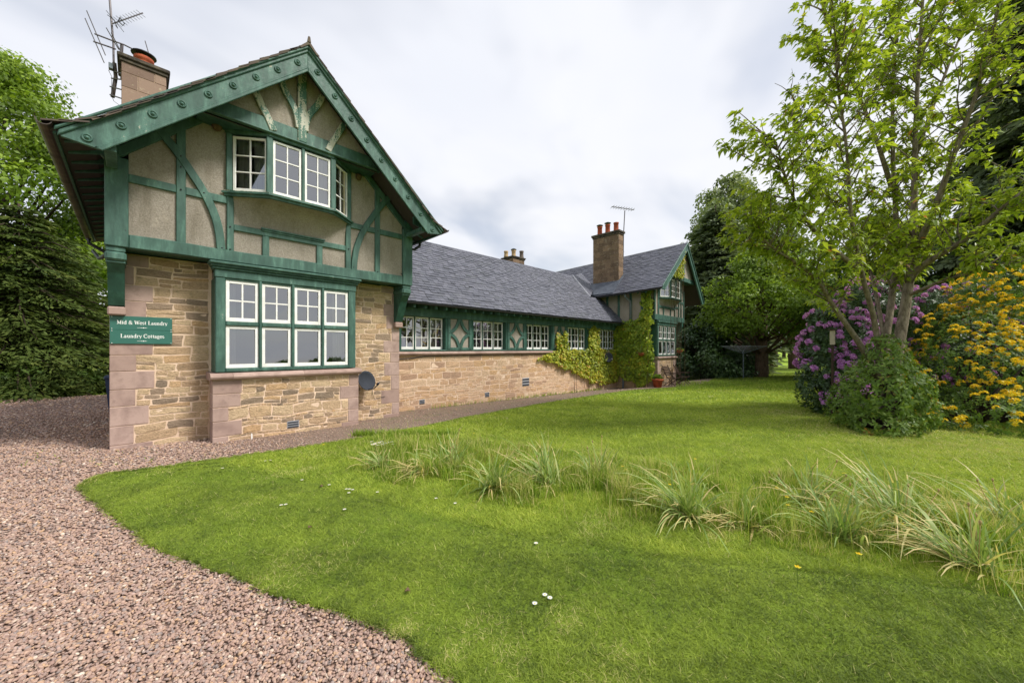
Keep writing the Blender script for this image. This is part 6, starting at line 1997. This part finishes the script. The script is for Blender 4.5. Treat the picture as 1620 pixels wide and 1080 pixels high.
# ---- satellite dishes
def dish(label, c, nrm, rx_, ry_, wall_pt, mat='dish_grey'):
    c = Vector(c); nrm = Vector(nrm).normalized(); t = thing('satellite_dish', label, 'satellite dish', wall_pt)
    u = nrm.cross(Vector((0, 0, 1))).normalized(); v = u.cross(nrm)
    vs_ = []; fs = []; nr_, ns = 6, 26
    for side in (0, 1):
        for i in range(nr_ + 1):
            for k in range(ns):
                a = 2 * math.pi * k / ns; q = i / nr_
                vs_.append(tuple(c + u * rx_ * q * math.cos(a) + v * ry_ * q * math.sin(a) - nrm * (.09 * (1 - q * q) + .012 * side)))
    o = (nr_ + 1) * ns
    for i in range(nr_):
        for k in range(ns):
            k2 = (k + 1) % ns
            f = (i * ns + k, i * ns + k2, (i + 1) * ns + k2, (i + 1) * ns + k)
            fs += [f, tuple(reversed([x + o for x in f]))]
    for k in range(ns):
        k2 = (k + 1) % ns; e = nr_ * ns
        fs.append((e + k, e + k2, o + e + k2, o + e + k))
    m = MB(); m.add(vs_, fs); ob('reflector', m, mat, t, smooth=True)
    bot = c - v * ry_ * .9; lnb = c + nrm * .30 - v * ry_ * .75
    ob('arm', MB().tube([tuple(bot - nrm * .03), tuple((bot + lnb) / 2 - v * .04), tuple(lnb)], .012, 6), 'black_iron', t)
    ob('receiver', MB().tube([tuple(lnb - nrm * .03), tuple(lnb + nrm * .03 + v * .03)], .026, 8), 'black_iron', t)
    ob('mount', MB().tube([tuple(c - nrm * .10), tuple(c - nrm * .18 - v * .1), tuple(wall_pt)], .02, 6), 'black_iron', t)
    ob('cable', MB().tube([tuple(bot), (wall_pt[0] + .16, -.03, .75), (wall_pt[0] + .17, -.028, .55), (wall_pt[0] + .22, -.028, .42), (wall_pt[0] + .5, -.028, .46)] if wall_pt[0] < 6 else [tuple(bot), (wall_pt[0], wall_pt[1] - .03, .4)], .006, 4), 'black_iron', t)
dish('dark grey satellite dish on the stone wall beside the near bay window', (4.12, -.33, .915), (.34, -.9, .28), .255, .235, (4.22, -.01, .82))
pd = pY(963, 565, .45)
dish('small dark satellite dish on the creeper-covered wing wall', (pd.x, pd.y, pd.z), (-.55, -.8, .2), .21, .24, (pd.x + .12, .69, pd.z - .1))

# ---- aerials on the near chimney
def P2(px, py, y=2.2):
    return tuple(pY(px, py, y))
ta = thing('tv_aerial', 'tall mast with comb-like television aerial on the near chimney', 'aerial', P2(180, 155))
ob('mast', MB().tube([P2(180, 112), P2(179.5, 70), P2(176, 30), P2(173, -8)], .018, 6), 'aerial_metal', ta)
ob('boom', MB().tube([P2(178, 38, 2.15), P2(226, 21, 2.3)], .012, 5), 'aerial_metal', ta)
for k in range(10):
    px, py = 184 + 4.3 * k, 36 - 1.55 * k
    d_ = 9.5 if k > 2 else 12
    ob('element', MB().tube([P2(px - d_ * .75, py - d_ * .62, 1.9), P2(px + d_ * .75, py + d_ * .62, 2.5)], .005, 4), 'aerial_metal', ta)
ob('reflector', MB().tube([P2(170, 24, 2.0), P2(180, 31, 2.1), P2(186, 45, 2.2), P2(182, 40, 2.4)], .008, 4).tube([P2(168, 17, 2.0), P2(196, 51, 2.4)], .006, 4), 'aerial_metal', ta)
ob('dipole', MB().tube([P2(190, 28, 2.1), P2(197, 38, 2.3), P2(194, 41, 2.3), P2(187, 34, 2.1), P2(190, 28, 2.1)], .009, 4), 'black_iron', ta)
ob('lower_pole', MB().tube([P2(178, 154), P2(183, 122), P2(181, 100)], .032, 7), 'cast_iron', ta)
for (a, c) in (((174, 137), (192, 142)), ((174, 150), (192, 156)), ((178, 112), (196, 118)), ((176, 124), (200, 127))):
    ob('bracket', MB().tube([P2(*a), P2(*c, 2.02)], .013, 5), 'aerial_metal', ta)
ob('junction_box', MB().box(P2(172, 105)[0], P2(179, 105)[0], 2.1, 2.2, P2(175, 112)[2], P2(175, 103)[2], .006), 'grey_pipe', ta)
ob('cable', MB().tube([P2(179, 100), P2(172, 112), P2(177, 122), P2(176, 150), P2(180, 160), P2(188, 166)], .005, 4), 'black_iron', ta)
tb = thing('radio_aerial', 'large aerial of two long slanting rods left of the near chimney', 'aerial', P2(192, 80))
ob('boom', MB().tube([P2(150, 54, 2.0), P2(176, 64, 2.15), P2(196, 71, 2.3), P2(212, 79, 2.4)], .014, 6), 'aerial_metal', tb)
ob('boom', MB().tube([P2(148, 66, 2.0), P2(183, 78, 2.2)], .014, 6), 'aerial_metal', tb)
for (a, c) in (((137, 17), (167, 88)), ((134.5, 29), (165, 100)), ((168, 44), (188, 79)), ((176, 52), (190, 80))):
    ob('rod', MB().tube([P2(*a, 1.95), P2(*c, 2.1)], .0085, 5), 'aerial_metal', tb)
ob('post', MB().tube([P2(193, 70, 2.3), P2(192, 86, 2.3)], .028, 7), 'aerial_metal', tb)
ob('rod', MB().tube([P2(229.5, 65, 2.4), P2(235, 84, 2.4)], .009, 5), 'aerial_metal', tb)
# ---- aerial on the far chimney
FY = .9
def P3(px, py):
    return tuple(pY(px, py, FY))
tf = thing('tv_aerial', 'slim television aerial on its mast beside the far chimney', 'aerial', P3(986, 410))
ob('mast', MB().tube([P3(986, 412), P3(986.5, 370), P3(988.5, 333)], .025, 6), 'aerial_metal', tf)
ob('boom', MB().tube([P3(968, 327), P3(1003, 332)], .022, 5), 'aerial_metal', tf)
for k in range(9):
    px = 969 + 4.0 * k; py = 327.2 + .57 * k
    a, c = Vector(P3(px, py)), Vector(P3(px, py))
    ob('element', MB().tube([(a.x - .07, a.y - .16, a.z + .02), (a.x + .07, a.y + .16, a.z - .02)], .012, 4), 'aerial_metal', tf)
ob('bracket', MB().tube([P3(984, 372), P3(987, 372)], .02, 5).tube([P3(984, 398), P3(987, 398)], .02, 5), 'aerial_metal', tf)

# ---- wheeled bin behind the near corner
bx, by = pY(167, 600, 3.6).x + .27, 3.6
wb = thing('wheeled_bin', 'dark blue wheeled bin showing past the left corner of the house', 'bin', (bx, by, zgf(bx, by)))
z0 = zgf(bx, by)
vs_ = []
for (zz_, e) in ((z0 + .08, .20), (z0 + .98, .27)):
    vs_ += [(bx - e, by - e, zz_), (bx + e, by - e, zz_), (bx + e, by + e, zz_), (bx - e, by + e, zz_)]
m = MB(); m.add(vs_, [(3, 2, 1, 0), (4, 5, 6, 7), (0, 1, 5, 4), (1, 2, 6, 5), (2, 3, 7, 6), (3, 0, 4, 7)]); ob('body', m, 'bin_blue', wb)
ob('lid', MB().box(bx - .29, bx + .29, by - .31, by + .29, z0 + .981, z0 + 1.05, .02), 'bin_blue', wb)
for s in (-1, 1):
    w1 = MB(); w1.lathe([(.1, 0), (.1, .04)], 0, 0, 14)
    o = ob('wheel', MB(Matrix.Translation((bx + s * .2, by + .2, z0 + .1)) @ Matrix.Rotation(math.pi / 2, 4, 'Y')).lathe([(.1, -.02), (.1, .02)], 0, 0, 14), 'black_iron', wb)
ob('handle', MB().tube([(bx - .2, by + .3, z0 + .98), (bx - .2, by + .36, z0 + .98), (bx + .2, by + .36, z0 + .98), (bx + .2, by + .3, z0 + .98)], .014, 6), 'black_iron', wb)

# ---- flower pot, garden chairs, hanging baskets at the far cottage
fp = pG(1031, 611); fp.x, fp.y = 17.32, -1.55
fp.z = zgf(fp.x, fp.y)
pt = thing('flower_pot', 'terracotta flower pot with green plant at the corner of the far cottage', 'flower pot', fp)
ob('pot', MB().lathe([(.17, fp.z), (.22, fp.z + .3), (.25, fp.z + .31), (.26, fp.z + .38), (.22, fp.z + .38), (.2, fp.z + .30)], fp.x, fp.y, 18), 'terracotta', pt, smooth=True)
nr = np.random.default_rng(9); n = 260
d = rdir(nr, n); d[:, 2] = np.abs(d[:, 2])
leaf_obj('plant', leaves(np.array([fp.x, fp.y, fp.z + .4]) + d * .16 * nr.random((n, 1)), d + np.array([0, 0, .3]), rdir(nr, n), np.full(n, .11), np.full(n, .05), np.clip(nr.normal(.6, .2, n), 0, 1), .1), 'leaf_azalea', pt)
def folding_chair(lab, x, y, rz):
    t = thing('folding_chair', lab, 'chair', (x, y, zgf(x, y)), 'slatted chairs by the far cottage')
    t.rotation_euler = (0, 0, rz)
    def part(nm, m):
        o = ob(nm, m, 'dark_wood', None); o.parent = t; return o
    for s in (-.23, .23):
        part('leg', MB().tube([(s, -.32, 0), (s, .30, .62)], .018, 5)); part('leg', MB().tube([(s * .85, .34, 0), (s * .85, -.26, .42)], .018, 5))
        part('back_post', MB().tube([(s, .12, .36), (s, .42, 1.0)], .018, 5)); part('armrest', MB().box(s - .03, s + .03, -.28, .28, .60, .625, .006))
    for k in range(6):
        part('seat_slat', MB().box(-.22, .22, -.28 + k * .085, -.22 + k * .085, .40 - k * .01, .418 - k * .01, .003))
    for k in range(6):
        f = k / 6
        part('back_slat', MB(Matrix.Translation((0, .20 + .22 * f, .53 + .46 * f)) @ Matrix.Rotation(-.44, 4, 'X')).box(-.22, .22, -.008, .008, -.03, .03, .003))
c1_ = pX(1052, 600, 18.3); 
folding_chair('slatted wooden garden chair nearer the flower pot, below the far bay window', 18.45, -1.78, rad(-12))
folding_chair('slatted wooden garden chair farther from the flower pot, with things on its seat', 19.65, -1.85, rad(10))
def basket(lab, p):
    t = thing('hanging_basket', lab, 'hanging basket', p)
    p = Vector(p)
    ob('bowl', MB().lathe([(.03, p.z - .16), (.12, p.z - .12), (.18, p.z)], p.x, p.y, 14), 'terracotta', t, smooth=True)
    ob('chain', MB().tube([(p.x - .17, p.y, p.z), (p.x, p.y, p.z + .34), (p.x + .17, p.y, p.z)], .006, 4), 'black_iron', t)
    nr = np.random.default_rng(int(p.x * 10)); n = 120; d = rdir(nr, n)
    leaf_obj('plant', leaves(np.array(p) + d * np.array([.16, .16, .06]), d, rdir(nr, n), np.full(n, .08), np.full(n, .04), nr.random(n), .1), 'leaf_bush', t)
basket('brown hanging basket amid the creeper of the far cottage', (17.22, -.82, 1.48))
basket('reddish hanging basket at the right edge of the far cottage', (20.9, -1.2, 1.6))

# ---- rotary clothes line
cp = Vector(pos_at(1176, 23.0))
cl_ = thing('clothes_line', 'grey rotary clothes line before the dark shrubs', 'clothes line', cp)
ob('pole', MB().tube([tuple(cp), (cp.x, cp.y, cp.z + 1.75)], .03, 7), 'grey_pipe', cl_)
arms = []
for k in range(4):
    a = k * math.pi / 2 + .5; e = (cp.x + 1.25 * math.cos(a), cp.y + 1.25 * math.sin(a), cp.z + 2.0); arms.append(e)
    ob('arm', MB().tube([(cp.x, cp.y, cp.z + 1.55), e], .022, 5), 'grey_pipe', cl_)
for q in (.4, .55, .7, .85, 1.0):
    hub = Vector((cp.x, cp.y, cp.z + 1.55))
    pts = [tuple(hub.lerp(Vector(e), q)) for e in arms]; pts.append(pts[0])
    ob('line', MB().tube(pts, .009, 4), 'vent_grey', cl_)

# ---- bird feeder post in the rhododendron
bf = pD(1317, 560, 9.45); gz = zgf(bf.x, bf.y)
bp = thing('bird_box', 'pale wooden bird box on a post among the purple flowers', 'bird box', (bf.x, bf.y, gz))
ob('post', MB().box(bf.x - .025, bf.x + .025, bf.y - .025, bf.y + .025, gz - .1, 1.75, .004), 'dark_wood', bp)
ob('box', MB().box(bf.x - .05, bf.x + .05, bf.y - .05, bf.y + .05, 1.76, 2.12, .006), 'pale_wood', bp)
ob('lid', MB().box(bf.x - .085, bf.x + .085, bf.y - .085, bf.y + .08, 2.121, 2.15, .006), 'dark_wood', bp)
for z_ in (1.9, 2.02):
    T = basis((bf.x - .046, bf.y - .046, 0), (.703, -.711, 0), (.711, .703, 0))
    ob('hole', MB(T).lathe([(.02, -.036), (.02, -.028)], .0, z_, 10, axis='y'), 'black_iron', bp)

# ---- oddments on the ground
def stick(lab, px, py, h):
    g = pG(px, py); t = ob('marker_peg', MB().box(g.x - .012, g.x + .012, g.y - .012, g.y + .012, g.z - .05, g.z + h, .003), 'white_paint'); tag(t, lab, 'peg')
    return t
gx = pY(398, 694, -.56)
mp_ = ob('marker_peg', MB().box(gx.x - .011, gx.x + .011, -.58, -.555, -.1, .075, .003), 'white_paint')
tag(mp_, 'short white peg in the ground against the near bay wall', 'peg')
lr = random.Random(12)
for k, (px, py) in enumerate(((508, 775), (1008, 806), (812, 779), (490, 842), (645, 945))):
    g = pG(px, py); m = MB()
    a = lr.random() * 6.28
    pts = [(g.x + .022 * math.cos(a + q) * (1 if q % 2 else .6), g.y + .022 * math.sin(a + q), g.z + .055 + .008 * math.sin(q * 2)) for q in range(6)]
    m.add(pts + [(p[0], p[1], p[2] - .003) for p in pts], [(0, 1, 2, 3, 4, 5), (11, 10, 9, 8, 7, 6)] + [(i, (i + 1) % 6, 6 + (i + 1) % 6, 6 + i) for i in range(6)], .5)
    o = ob('fallen_leaf', m, 'nest_mud'); tag(o, 'small brown fallen leaf lying on the mown grass', 'leaf', 'fallen leaves on the lawn')
